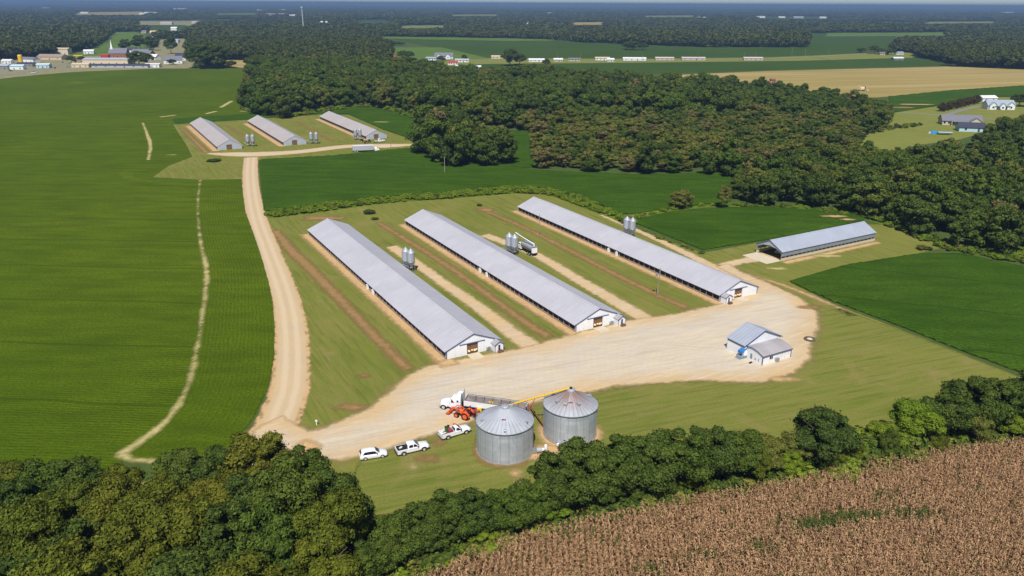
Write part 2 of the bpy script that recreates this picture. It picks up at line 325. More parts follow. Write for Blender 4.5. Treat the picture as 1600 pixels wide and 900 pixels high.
# ------------------------------------------------------------------ mesh helpers
class MB:
    def __init__(s): s.v = []; s.f = []; s.m = []
    def add(s, vs, fs, m=0):
        b = len(s.v); s.v += [tuple(v) for v in vs]
        for f in fs: s.f.append([b + i for i in f]); s.m.append(m)
        return s
    def box(s, c, d, rz=0, m=0):
        x, y, z = d[0] / 2, d[1] / 2, d[2] / 2; k, q = math.cos(rz), math.sin(rz)
        P = [(-x, -y, -z), (x, -y, -z), (x, y, -z), (-x, y, -z), (-x, -y, z), (x, -y, z), (x, y, z), (-x, y, z)]
        P = [(c[0] + a * k - b * q, c[1] + a * q + b * k, c[2] + e) for a, b, e in P]
        return s.add(P, [(0, 3, 2, 1), (4, 5, 6, 7), (0, 1, 5, 4), (1, 2, 6, 5), (2, 3, 7, 6), (3, 0, 4, 7)], m)
    def span(s, a, b, m=0):
        return s.box([(a[i] + b[i]) / 2 for i in range(3)], [abs(b[i] - a[i]) for i in range(3)], 0, m)
    def prism(s, pts, fn, t0, t1, m=0):
        """outline pts (u, v) swept from t0 to t1; fn(u, v, t) -> xyz"""
        n = len(pts)
        V = [fn(u, v, t0) for u, v in pts] + [fn(u, v, t1) for u, v in pts]
        F = [tuple(range(n))[::-1], tuple(range(n, 2 * n))] + [(i, (i + 1) % n, n + (i + 1) % n, n + i) for i in range(n)]
        return s.add(V, F, m)
    def tube(s, p0, p1, r0, r1=None, n=8, m=0):
        r1 = r0 if r1 is None else r1
        p0, p1 = Vector(p0), Vector(p1); d = (p1 - p0).normalized()
        u = d.orthogonal().normalized(); w = d.cross(u)
        V = []
        for p, r in ((p0, r0), (p1, r1)):
            for i in range(n):
                a = 2 * math.pi * i / n; V.append(p + (u * math.cos(a) + w * math.sin(a)) * r)
        F = [(i, (i + 1) % n, n + (i + 1) % n, n + i) for i in range(n)] + [tuple(range(n))[::-1], tuple(range(n, 2 * n))]
        return s.add(V, F, m)
    def path(s, pts, r, n=6, m=0):
        for a, b in zip(pts, pts[1:]): s.tube(a, b, r, r, n, m)
        return s
    def lathe(s, prof, n=24, c=(0, 0, 0), m=0):
        V = []; F = []
        for r, z in prof:
            for i in range(n):
                a = 2 * math.pi * i / n; V.append((c[0] + r * math.cos(a), c[1] + r * math.sin(a), c[2] + z))
        for k in range(len(prof) - 1):
            for i in range(n):
                j = (i + 1) % n; F.append((k * n + i, k * n + j, (k + 1) * n + j, (k + 1) * n + i))
        return s.add(V, F, m)
    def loft(s, rings, m=0, caps=True):
        n = len(rings[0]); V = [p for r in rings for p in r]; F = []
        for k in range(len(rings) - 1):
            for i in range(n):
                j = (i + 1) % n; F.append((k * n + i, k * n + j, (k + 1) * n + j, (k + 1) * n + i))
        if caps: F += [tuple(range(n))[::-1], tuple(range((len(rings) - 1) * n, len(rings) * n))]
        return s.add(V, F, m)
    def build(s, name, mats, parent=None, smooth=False, bevel=0):
        me = bpy.data.meshes.new(name); me.from_pydata(s.v, [], s.f)
        for m_ in (mats if isinstance(mats, (list, tuple)) else [mats]): me.materials.append(M[m_] if isinstance(m_, str) else m_)
        if len(me.materials) > 1: me.polygons.foreach_set('material_index', s.m)
        if smooth: me.polygons.foreach_set('use_smooth', [True] * len(me.polygons))
        me.update()
        o = bpy.data.objects.new(name, me); col.objects.link(o)
        if parent: o.parent = parent
        if bevel:
            b = o.modifiers.new('bevel', 'BEVEL'); b.width = bevel; b.segments = 2; b.limit_method = 'ANGLE'
        return o
def raw_mesh(name, V, F4, mat, lv=None, mi=None):
    """numpy quads -> mesh, with the leaf value attribute"""
    me = bpy.data.meshes.new(name); n = len(F4)
    me.vertices.add(len(V)); me.vertices.foreach_set('co', np.asarray(V, np.float32).ravel())
    me.loops.add(4 * n); me.loops.foreach_set('vertex_index', np.asarray(F4, np.int32).ravel())
    me.polygons.add(n); me.polygons.foreach_set('loop_start', np.arange(0, 4 * n, 4, dtype=np.int32))
    me.polygons.foreach_set('loop_total', np.full(n, 4, np.int32))
    for m_ in (mat if isinstance(mat, list) else [mat]): me.materials.append(m_)
    if mi is not None: me.polygons.foreach_set('material_index', np.asarray(mi, np.int32))
    if lv is not None: me.attributes.new('lv', 'FLOAT', 'FACE').data.foreach_set('value', np.asarray(lv, np.float32))
    me.update(calc_edges=True)
    return me
def tag(o, label, cat=None, group=None, kind=None):
    if label: o['label'] = label
    if cat: o['category'] = cat
    if group: o['group'] = group
    if kind: o['kind'] = kind
    return o
def thing(name, loc, rz, label, cat, group=None):
    o = bpy.data.objects.new(name, None); col.objects.link(o); o.empty_display_size = .5
    o.location = loc; o.rotation_euler = (0, 0, rz)
    return tag(o, label, cat, group)
def dup(root, loc, rz, label=None, group=None):
    def cp(o, par):
        c = o.copy(); col.objects.link(c)
        if par: c.parent = par
        for ch in kids[o.name]: cp(ch, c)
        return c
    kids = {}
    def walk(o):
        kids[o.name] = list(o.children)
        for ch in o.children: walk(ch)
    walk(root)
    r = cp(root, None); r.location = loc; r.rotation_euler = (0, 0, rz)
    if label: r['label'] = label
    if group: r['group'] = group
    return r
# ------------------------------------------------------------------ ground sheets
def world_poly(px): return np.array([at(x, y)[:2] for x, y in px])
def signed_dist(P, poly):
    d = np.full(len(P), 1e9); inside = np.zeros(len(P), bool)
    n = len(poly)
    for i in range(n):
        a, b = poly[i], poly[(i + 1) % n]; ab = b - a
        t_ = np.clip(((P - a) @ ab) / max(1e-9, ab @ ab), 0, 1)
        d = np.minimum(d, np.hypot(*(P - a - t_[:, None] * ab).T))
        c = (a[1] > P[:, 1]) != (b[1] > P[:, 1])
        with np.errstate(divide='ignore', invalid='ignore'):
            x = a[0] + (P[:, 1] - a[1]) * ab[0] / (ab[1] if ab[1] else 1e-12)
        inside ^= c & (P[:, 0] < x)
    return np.where(inside, d, -d)
def line_dist(P, line):
    """signed distance to an open line"""
    best = np.full(len(P), 1e9); sg = np.ones(len(P))
    for a, b in zip(line, line[1:]):
        ab = b - a; t_ = np.clip(((P - a) @ ab) / (ab @ ab), 0, 1); q = P - a - t_[:, None] * ab
        d = np.hypot(*q.T); m = d < best
        best[m] = d[m]; sg[m] = np.sign(ab[0] * q[m, 1] - ab[1] * q[m, 0])
    return best * sg
def smooth_line(pts, k=6):
    P = [np.array(p, float) for p in pts]; P = [2 * P[0] - P[1]] + P + [2 * P[-1] - P[-2]]; out = []
    for i in range(1, len(P) - 2):
        for j in range(k):
            u = j / k; a, b, c, d = P[i - 1:i + 3]
            out.append(.5 * (2 * b + (c - a) * u + (2 * a - 5 * b + 4 * c - d) * u * u + (3 * b - a - 3 * c + d) * u ** 3))
    out.append(P[-2]); return np.array(out)
def band(pts_px, w):
    """polygon of a strip w metres wide along a line in the photograph"""
    L = smooth_line([at(x, y)[:2] for x, y in pts_px]); T = np.gradient(L, axis=0); T /= np.hypot(*T.T)[:, None]
    N = np.stack([-T[:, 1], T[:, 0]], 1); w = np.array(w if np.ndim(w) else [w, w]) / 2
    w = np.interp(np.linspace(0, 1, len(L)), np.linspace(0, 1, len(w)), w)[:, None]
    return np.vstack([L + N * w, (L - N * w)[::-1]]), L
rng0 = np.random.default_rng(5); n_sheet = 0
def sheet(name, poly, mat, z, sp, margin=1.6, row=None, raise_=0, bumpy=0, label=None, kind='structure', rise=.8):
    global n_sheet
    n_sheet += 1; z = z + (n_sheet % 11) * .0005
    lo, hi = poly.min(0) - margin - sp, poly.max(0) + margin + sp
    nx, ny = int((hi[0] - lo[0]) / sp) + 2, int((hi[1] - lo[1]) / sp) + 2
    gx, gy = np.meshgrid(lo[0] + np.arange(nx) * sp, lo[1] + np.arange(ny) * sp); P = np.stack([gx.ravel(), gy.ravel()], 1)
    e = signed_dist(P, poly)
    I = np.arange(nx * ny).reshape(ny, nx)
    Q = np.stack([I[:-1, :-1], I[:-1, 1:], I[1:, 1:], I[1:, :-1]], -1).reshape(-1, 4)
    Q = Q[(e[Q] > -margin).any(1)]
    used = np.unique(Q); mp = np.full(nx * ny, -1); mp[used] = np.arange(len(used)); Q = mp[Q]; P = P[used]; e = e[used]
    zz = np.full(len(P), float(z))
    if raise_: zz += raise_ * np.clip(e / rise + .1, 0, 1)
    if bumpy: zz += bumpy * rng0.uniform(-1, 1, len(P)) * (e > .5)
    me = raw_mesh(name, np.column_stack([P, zz]), Q, M[mat])
    me.attributes.new('edge', 'FLOAT', 'POINT').data.foreach_set('value', e.astype(np.float32))
    r = row(P) if row else P[:, 1]
    me.attributes.new('row', 'FLOAT', 'POINT').data.foreach_set('value', np.asarray(r, np.float32))
    me.polygons.foreach_set('use_smooth', [True] * len(me.polygons))
    o = bpy.data.objects.new(name, me); col.objects.link(o); o['kind'] = kind
    if label: o['label'] = label
    return o
# ground out to the horizon
mb = MB(); rr = [0, 60, 200, 600, 1500, 4000, 12000, 30000, 60000]; n = 48
V = [(0, 0, 0)]; F = []
for r in rr[1:]: V += [(r * math.cos(2 * math.pi * i / n), r * math.sin(2 * math.pi * i / n), 0) for i in range(n)]
for i in range(n): F.append((0, 1 + i, 1 + (i + 1) % n))
for k in range(len(rr) - 2):
    for i in range(n): j = (i + 1) % n; F.append((1 + k * n + i, 1 + (k + 1) * n + i, 1 + (k + 1) * n + j, 1 + k * n + j))
mb.add(V, F); tag(mb.build('ground', 'ground'), None, kind='structure')

across = lambda P: P @ np.array([math.cos(PHI), math.sin(PHI)])
def poly_rows(deg): k = np.array([math.cos(R(deg)), math.sin(R(deg))]); return lambda P: P @ k
FIELDS = {}                                      # open land: no wood grows here
def field(name, px, mat, z, sp, **k):
    w = world_poly(px); FIELDS.setdefault(name, []).append((w, np.array(px, float))); return sheet(name, w, mat, z, sp, **k)

tan_px = [(313, 280), (309, 320), (313, 375), (323, 425), (318, 480), (309, 540), (296, 598), (268, 648), (232, 681), (188, 711)]
tan_line = smooth_line([at(x, y)[:2] for x, y in tan_px])
# left crop: rows run across the view; right of the waterway they follow it
field('soybean_field', [(-160, 140), (0, 122), (60, 116), (120, 112), (250, 107), (300, 108), (396, 108), (398, 140), (384, 165), (388, 178), (268, 186), (275, 200), (292, 232), (300, 247), (262, 262), (238, 279), (313, 281), (309, 320), (313, 375), (323, 425), (318, 480), (309, 540), (296, 598), (268, 648), (232, 681), (188, 711), (200, 760), (-60, 800), (-320, 760)],
      'soy', .03, 3.0, row=poly_rows(88), margin=3)
field('soybean_strip', [(313, 281), (376, 280), (379, 300), (383, 330), (395, 362), (408, 400), (418, 435), (426, 470), (429, 510), (428, 560), (419, 605), (398, 650), (368, 690), (330, 720), (240, 722), (188, 711), (232, 681), (268, 648), (296, 598), (309, 540), (318, 480), (323, 425), (313, 375), (309, 320)],
      'soy', .05, 2.0, row=lambda P: line_dist(P, tan_line), margin=2)
soyd = dict(raise_=.75, bumpy=.12)
field('soybean_field', [(405, 250), (520, 244), (640, 232), (662, 238), (700, 255), (800, 262), (860, 268), (1000, 274), (1150, 270), (1142, 315), (1050, 325), (985, 336), (945, 330), (880, 300), (830, 292), (600, 308), (500, 322), (412, 330)],
      'soy2', .03, 1.6, row=poly_rows(80), **soyd)
field('soybean_field', [(985, 346), (1050, 331), (1130, 326), (1250, 322), (1320, 330), (1356, 340), (1345, 346), (1270, 362), (1181, 378), (1098, 391), (1050, 372)],
      'soy2', .03, 1.2, row=poly_rows(78), **soyd)
field('soybean_field', [(1232, 440), (1320, 415), (1430, 398), (1500, 397), (1600, 418), (1720, 445), (1720, 630), (1597, 584), (1500, 548), (1400, 508), (1300, 471)],
      'soy2', .03, 1.2, row=poly_rows(70), **soyd)
field('soybean_field', [(270, 186), (390, 179), (500, 176), (560, 164), (625, 172), (668, 190), (680, 206), (830, 205), (835, 262), (690, 262), (664, 236), (660, 216), (640, 216), (600, 203), (545, 178), (500, 178), (388, 187), (275, 194)],
      'soy2', .02, 2.0, row=poly_rows(60), **soyd)
# mown land round the two farms
field('lawn', [(420, 333), (500, 322), (600, 308), (700, 302), (845, 296), (895, 310), (1000, 362), (1098, 395), (1180, 380), (1345, 350), (1400, 352), (1470, 376), (1480, 386), (1430, 397), (1320, 414), (1232, 440), (1300, 474), (1400, 512), (1595, 590), (1720, 640), (1720, 680), (1600, 690), (1500, 700), (1200, 745), (900, 810), (700, 870), (480, 960), (380, 900), (400, 700), (470, 660), (455, 540), (420, 420), (405, 350)],
      'lawn', .02, 1.6, row=across, margin=2)
field('lawn', [(270, 195), (300, 189), (400, 186), (500, 179), (545, 180), (600, 203), (640, 217), (662, 224), (640, 234), (560, 243), (405, 250), (380, 280), (313, 281), (238, 277), (262, 260), (300, 245), (290, 225)],
      'lawn', .04, 2.0, row=across, margin=2)
field('lawn', [(560, 722), (640, 694), (745, 660), (850, 630), (930, 613), (1020, 601), (1100, 596), (1195, 599), (1240, 584), (1262, 562), (1266, 540), (1279, 508), (1276, 488), (1310, 482), (1400, 514), (1597, 592), (1720, 642), (1720, 680), (1600, 690), (1500, 700), (1200, 745), (900, 810), (700, 870), (560, 900), (540, 800)],
      'lawn_low', .026, 1.6, row=lambda P: P @ np.array([math.cos(LOW_A), math.sin(LOW_A)]), margin=2)
field('lawn', [(1330, 222), (1385, 196), (1392, 176), (1470, 160), (1525, 150), (1600, 150), (1720, 165), (1720, 200), (1600, 182), (1545, 205), (1500, 218), (1440, 226), (1400, 236), (1345, 240)],
      'lawn2', .02, 3, row=poly_rows(30), margin=3)
field('lawn', [(800, 300), (880, 296), (990, 340), (1060, 330), (1052, 326), (940, 333), (845, 303)], 'lawn', .01, 2.0, row=across, margin=2)
# distant open land
S = dict(margin=14)
field('crop_field', [(598, 58), (700, 58), (870, 65), (1090, 74), (1262, 74), (1262, 52), (1400, 54), (1392, 80), (1320, 86), (1000, 92), (850, 91), (760, 90), (700, 79)], 'soy3', .02, 22, **S)
field('light_field', [(612, 90), (616, 74), (690, 74), (760, 90), (720, 94)], 'field_light', .04, 12, **S)
field('light_field', [(590, 57), (800, 60), (900, 63), (800, 64), (690, 62), (600, 60)], 'field_light', .06, 14, **S)
field('verge', [(680, 96), (760, 91), (1000, 92), (1200, 90), (1380, 82), (1425, 82), (1428, 92), (1240, 97), (1000, 99), (755, 101), (690, 104)], 'lawn2', .06, 10, **S)
field('crop_field', [(690, 104), (755, 100), (1000, 98), (1250, 95), (1428, 90), (1492, 102), (1250, 108), (1060, 114), (950, 118), (840, 112)], 'soy3', .08, 14, **S)
field('grain_field', [(1040, 118), (1200, 111), (1480, 104), (1600, 109), (1760, 112), (1760, 130), (1600, 134), (1480, 142), (1390, 151), (1330, 155), (1220, 140)], 'wheat', .08, 10, **S)
field('crop_field', [(1388, 151), (1480, 142), (1600, 134), (1760, 129), (1760, 160), (1600, 152), (1530, 151), (1470, 165), (1392, 177)], 'soy2', .03, 5, margin=6, raise_=.8)
field('crop_field', [(98, 89), (150, 74), (168, 62), (174, 50), (216, 50), (234, 58), (226, 74), (190, 86)], 'field_light', .03, 14, **S)
field('crop_field', [(228, 46), (228, 39), (290, 39), (286, 47)], 'soy3', .03, 20, **S)
field('light_field', [(110, 23), (112, 19.5), (230, 18), (228, 23)], 'wheat', .05, 40, margin=30)
field('grain_field', [(893, 39), (893, 35), (947, 34.5), (947, 38.5)], 'wheat', .05, 24, **S)
field('light_field', [(210, 39), (214, 33), (310, 33), (306, 40)], 'village', .03, 24, **S)
field('crop_field', [(555, 36), (560, 31), (612, 31), (612, 36)], 'soy3', .03, 24, **S)
field('light_field', [(352, 104), (352, 94), (396, 94), (394, 107)], 'wheat', .03, 8, margin=8)
field('village_yards', [(-160, 150), (-160, 96), (0, 96), (45, 92), (100, 84), (190, 82), (240, 78), (250, 62), (290, 60), (292, 84), (304, 96), (298, 107), (250, 107), (120, 112), (60, 117), (0, 123)], 'village', .03, 8, margin=8)
field('light_field', [(1180, 29), (1186, 26), (1300, 26), (1300, 29)], 'soy3', .03, 50, margin=30)
for px in ([(1290, 57), (1293, 51.5), (1485, 50.5), (1480, 55.5)], [(330, 23), (333, 20.5), (410, 20), (404, 22.5)], [(1000, 27), (1004, 24.5), (1092, 24), (1090, 26.5)], [(700, 25), (703, 22.8), (785, 22.5), (780, 24.5)], [(1440, 37), (1444, 34), (1565, 33.5), (1560, 36)], [(620, 44), (630, 40), (700, 39.5), (694, 43)]):
    field('far_field', px, 'field_light' if px[0][0] % 20 else 'lawn2', .05, 30 if px[0][1] > 30 else 60, margin=20)
# roads
def strip(name, px, w, mat, z, sp, **k):
    p, L = band(px, w); FIELDS.setdefault(name, []).append((p, None)); return sheet(name, p, mat, z, sp, row=lambda P: line_dist(P, L), **k)
strip('road', [(-120, 132), (0, 118), (40, 113), (70, 107), (110, 100), (160, 95)], 8, 'asphalt', .1, 4)
strip('road', [(640, 92), (755, 95), (1000, 95), (1240, 90), (1340, 84), (1400, 82)], 7, 'asphalt', .14, 5)
strip('house_lane', [(1385, 174), (1440, 178), (1490, 181), (1560, 187), (1620, 190)], 4, 'asphalt', .06, 1.5)
strip('house_lane', [(1478, 180), (1500, 173), (1530, 166)], 5, 'asphalt', .08, 1.5)
strip('road', [(1260, 86), (1320, 97), (1420, 101)], 4, 'field_light', .12, 5)
strip('red_dirt', [(430, 360), (452, 388), (485, 420), (540, 477), (590, 530), (638, 578)], [3.0, 3.6, 2.6, 2.4], 'red_dirt', .035, .5)
strip('red_dirt', [(592, 348), (640, 378), (700, 416), (770, 466), (820, 503), (858, 527)], [2, 2.4, 2.4, 2.8], 'red_dirt', .035, .5)
strip('red_dirt', [(748, 326), (800, 347), (880, 386), (960, 428), (1030, 462), (1074, 482)], [2.0, 2.2, 2.4, 2.2], 'red_dirt', .035, .5)
strip('red_dirt', [(284, 200), (302, 218), (322, 238)], [2.0, 2.8], 'red_dirt', .055, .8)
strip('red_dirt', [(462, 190), (486, 203), (520, 221)], [1.2, 1.8], 'red_dirt', .055, .8)
strip('red_dirt', [(355, 196), (372, 208), (390, 220)], [1.2, 1.8], 'red_dirt', .055, .8)
strip('sandy_track', [(1140, 420), (1180, 432), (1230, 448), (1285, 470), (1330, 490)], [.7, 1.2, 1.6, .6], 'sand', .03, .5)
strip('waterway', tan_px, [.5, .2, 1.3, .5, 1.0, 1.1, 1.8], 'waterway', .09, .6)
strip('waterway', [(188, 711), (205, 718), (240, 721)], [1.8, .9], 'waterway', .095, .6)
strip('waterway', [(223, 192), (230, 210), (235, 228), (232, 250)], [1.0, 1.9, 1.2], 'waterway', .09, .8)
for px in ([(345, 168), (362, 158)], [(250, 183), (275, 180)], [(322, 178), (338, 174)], [(375, 174), (400, 173)]): strip('bare_patch', px, 3, 'bare', .1, 1)
# sandy ground along the houses' left walls, lanes along their right walls
def rect(nl, u0, u1, v0, v1):
    n_ = np.array(nl); p = np.array([PE.x, PE.y]); a = np.array([AX.x, AX.y])
    return np.array([n_ + p * u0 + a * v0, n_ + p * u1 + a * v0, n_ + p * u1 + a * v1, n_ + p * u0 + a * v1])
HOUSES = [((-14.85, 154.83), 111.9), ((15.07, 170.38), 109.2), ((55.07, 191.1), 108.5)]
FAR = [((-157.8, 410.7), 98.0), ((-126.7, 425.6), 94.2), ((-85.1, 447.7), 94.3)]
for nl, L in HOUSES: sheet('sandy_ground', rect(nl, -1.9, 1.2, -1.5, L + 1.5), 'sand', .045, .6)
for nl, L in FAR: sheet('sandy_ground', rect(nl, -2.6, 1.2, -1.5, L + 2), 'sand', .06, 1)
lane = [[(832, 542), (800, 520), (745, 478), (700, 447), (655, 415), (612, 385)], [(1012, 500), (960, 470), (895, 432), (845, 402), (800, 383), (757, 367)]]
for px in lane: strip('gravel_lane', px, [5.2, 4.4, 3.6, 4.2], 'gravel', .04, .8)
strip('gravel_lane', [(1196, 455), (1120, 420), (1060, 390), (1000, 362), (940, 336)], [5, 4, 2.6, 2], 'gravel', .042, .8)
strip('gravel_lane', [(1128, 416), (1155, 409), (1185, 404), (1207, 400)], [4.2, 4, 5.5, 9], 'gravel', .044, .8)
strip('grass_bank', [(416, 337), (470, 330), (520, 324), (600, 314), (700, 307), (790, 299), (850, 300), (885, 308), (920, 322), (960, 338), (985, 350)], [8, 10, 9, 8, 10, 9, 8, 6, 5], 'weedy', .046, 1)
strip('grass_bank', [(985, 347), (1010, 337), (1050, 329), (1100, 323), (1150, 321)], [4, 3.5, 3, 3, 4], 'weedy', .048, 1)
strip('grass_bank', [(1150, 323), (1250, 328), (1330, 337), (1375, 346), (1430, 368), (1490, 385), (1560, 395), (1660, 410)], [3, 4, 5, 6, 6, 9, 14, 16], 'weedy', .015, 1.5)
strip('sandy_ground', [(1226, 411), (1300, 395), (1372, 379)], [2.6, 2.2, 2.0], 'sand', .05, .6)
# driveway and yard
drv = [(392, 246), (391, 270), (393, 300), (401, 340), (417, 385), (434, 430), (448, 475), (455, 520), (456, 565), (452, 610), (436, 655), (418, 690), (400, 730)]
strip('driveway', drv, [7.0, 7.0, 7.2, 7.6, 8.0, 8.0, 8.6, 10], 'drive', .05, .8)
strip('driveway', [(325, 240), (360, 241), (405, 241), (470, 237), (540, 229), (600, 228), (648, 226)], [3, 11, 13, 10, 10, 13, 5], 'gravel', .062, 1.2)
yard = [(372, 700), (400, 720), (470, 720), (540, 718), (580, 708), (640, 690), (690, 674), (745, 656), (800, 640), (850, 626), (930, 611), (960, 603), (1020, 599), (1100, 594), (1150, 597), (1195, 597), (1240, 582), (1265, 561), (1266, 540), (1279, 508), (1276, 488), (1250, 466), (1200, 442), (1160, 426), (1140, 413), (1118, 416), (1185, 450),
        (1130, 474), (1060, 490), (980, 501), (890, 524), (832, 540), (790, 549), (700, 566), (668, 572), (636, 588), (612, 610), (574, 640), (520, 664), (484, 674), (462, 664), (440, 650), (404, 668)]
sheet('worn_ground', world_poly(yard), 'worn', .034, 1.2, margin=7)
field('gravel_yard', yard, 'gravel', .056, .9)
sheet('sandy_ground', rect(HOUSES[0][0], -2, 2, -3, 0), 'sand', .06, .6)
# worn earth round the bins and small bare spots
def disc(px, r, sx=1, n=20, ang=0):
    c = np.array(at(*px)[:2]); rk = random.Random(int(px[0] * 7 + px[1])); w_ = [rk.uniform(.55, 1.25) for i in range(n)] if r < 5 else [1] * n; w_ = [(w_[i - 1] + 2 * w_[i] + w_[(i + 1) % n]) / 4 for i in range(n)]
    q = np.array([(r * sx * w_[i] * math.cos(2 * math.pi * i / n), r * w_[i] * math.sin(2 * math.pi * i / n)) for i in range(n)])
    k, s_ = math.cos(ang), math.sin(ang); return c + q @ np.array([[k, s_], [-s_, k]])
BIN1, BIN2 = at(789, 703), at(890, 676)
for px, r, sx, m_ in (((789, 703), 5.5, 1, 'red_dirt'), ((890, 676), 5.9, 1, 'sand'), ((806, 740), .7, 1.2, 'sand'), ((814, 752), .5, 1, 'sand'), ((842, 712), 1.6, 1.7, 'sand'), ((862, 702), 2, 1.6, 'sand'),
                      ((668, 716), 1.3, 1.3, 'red_dirt'), ((687, 692), .7, 1.2, 'red_dirt'), ((646, 731), .5, 1, 'bare'), ((568, 587), .9, 1.2, 'red_dirt'),
                      ((505, 341), 3, 3.2, 'red_dirt'), ((760, 328), 2.5, 1.6, 'red_dirt'), ((1290, 400), 1.6, 3, 'bare'), ((1215, 420), 1, 3, 'bare'), ((1268, 480), 1.2, 2.6, 'red_dirt'),
                      ((1302, 342), 1.4, 3.5, 'sand'), ((1325, 347), 1.0, 3, 'sand'), ((1225, 593), 1.1, 3.0, 'sand'), ((548, 636), 1.3, 2.4, 'red_dirt'), ((252, 762), 2.4, 1.8, 'bare'), ((262, 768), 2, 2, 'sand'), ((480, 698), 2.2, 1, 'sand'),
                      ((1428, 165), 3, 5, 'sand'), ((1412, 170), 4, 2, 'red_dirt'), ((595, 193), 1.5, 4, 'bare'), ((268, 242), .7, 4, 'bare'), ((570, 232), .5, 3, 'bare'),):
    p_ = disc(px, r, sx); sheet('bare_earth', p_, m_, 1.0 if px in ((1302, 342), (1325, 347), (1428, 165), (1412, 170), (595, 193)) else .075 + .0005 * (px[0] % 7), max(.3, r / 6), margin=1)
# blocks in the yard are flat slabs of pale concrete: built with each house
# ------------------------------------------------------------------ buildings
def gable_pts(W, he, hr, inset=0): return [(-W / 2, 0), (W / 2, 0), (W / 2, he), (0, hr), (-W / 2, he)]
XZ = lambda u, v, t: (u, t, v)
def roof_part(t, W, L, he, hr, mat, y0=0.0, th=.1, over=.0, name='roof', ridge=True, ridge_mat='roof'):
    mb = MB(); w = W / 2
    k = (hr - he) / w
    # one folded sheet: ridge, eaves, thickness
    pts = [(-w, he), (0, hr), (w, he), (w, he - th), (0, hr - th), (-w, he - th)]
    mb.prism([pts[0], pts[1], pts[4], pts[5]], XZ, y0 - over, L + over); mb.prism([pts[1], pts[2], pts[3], pts[4]], XZ, y0 - over, L + over)
    r = mb.build(name, mat, t)
    if ridge:
        m2 = MB(); m2.prism([(-.35, hr - .35 * k + .02), (0, hr + .05), (.35, hr - .35 * k + .02), (.35, hr - .35 * k + .06), (0, hr + .09), (-.35, hr - .35 * k + .06)], XZ, y0 - over, L + over)
        m2.build('ridge_cap', ridge_mat, r)
    return r
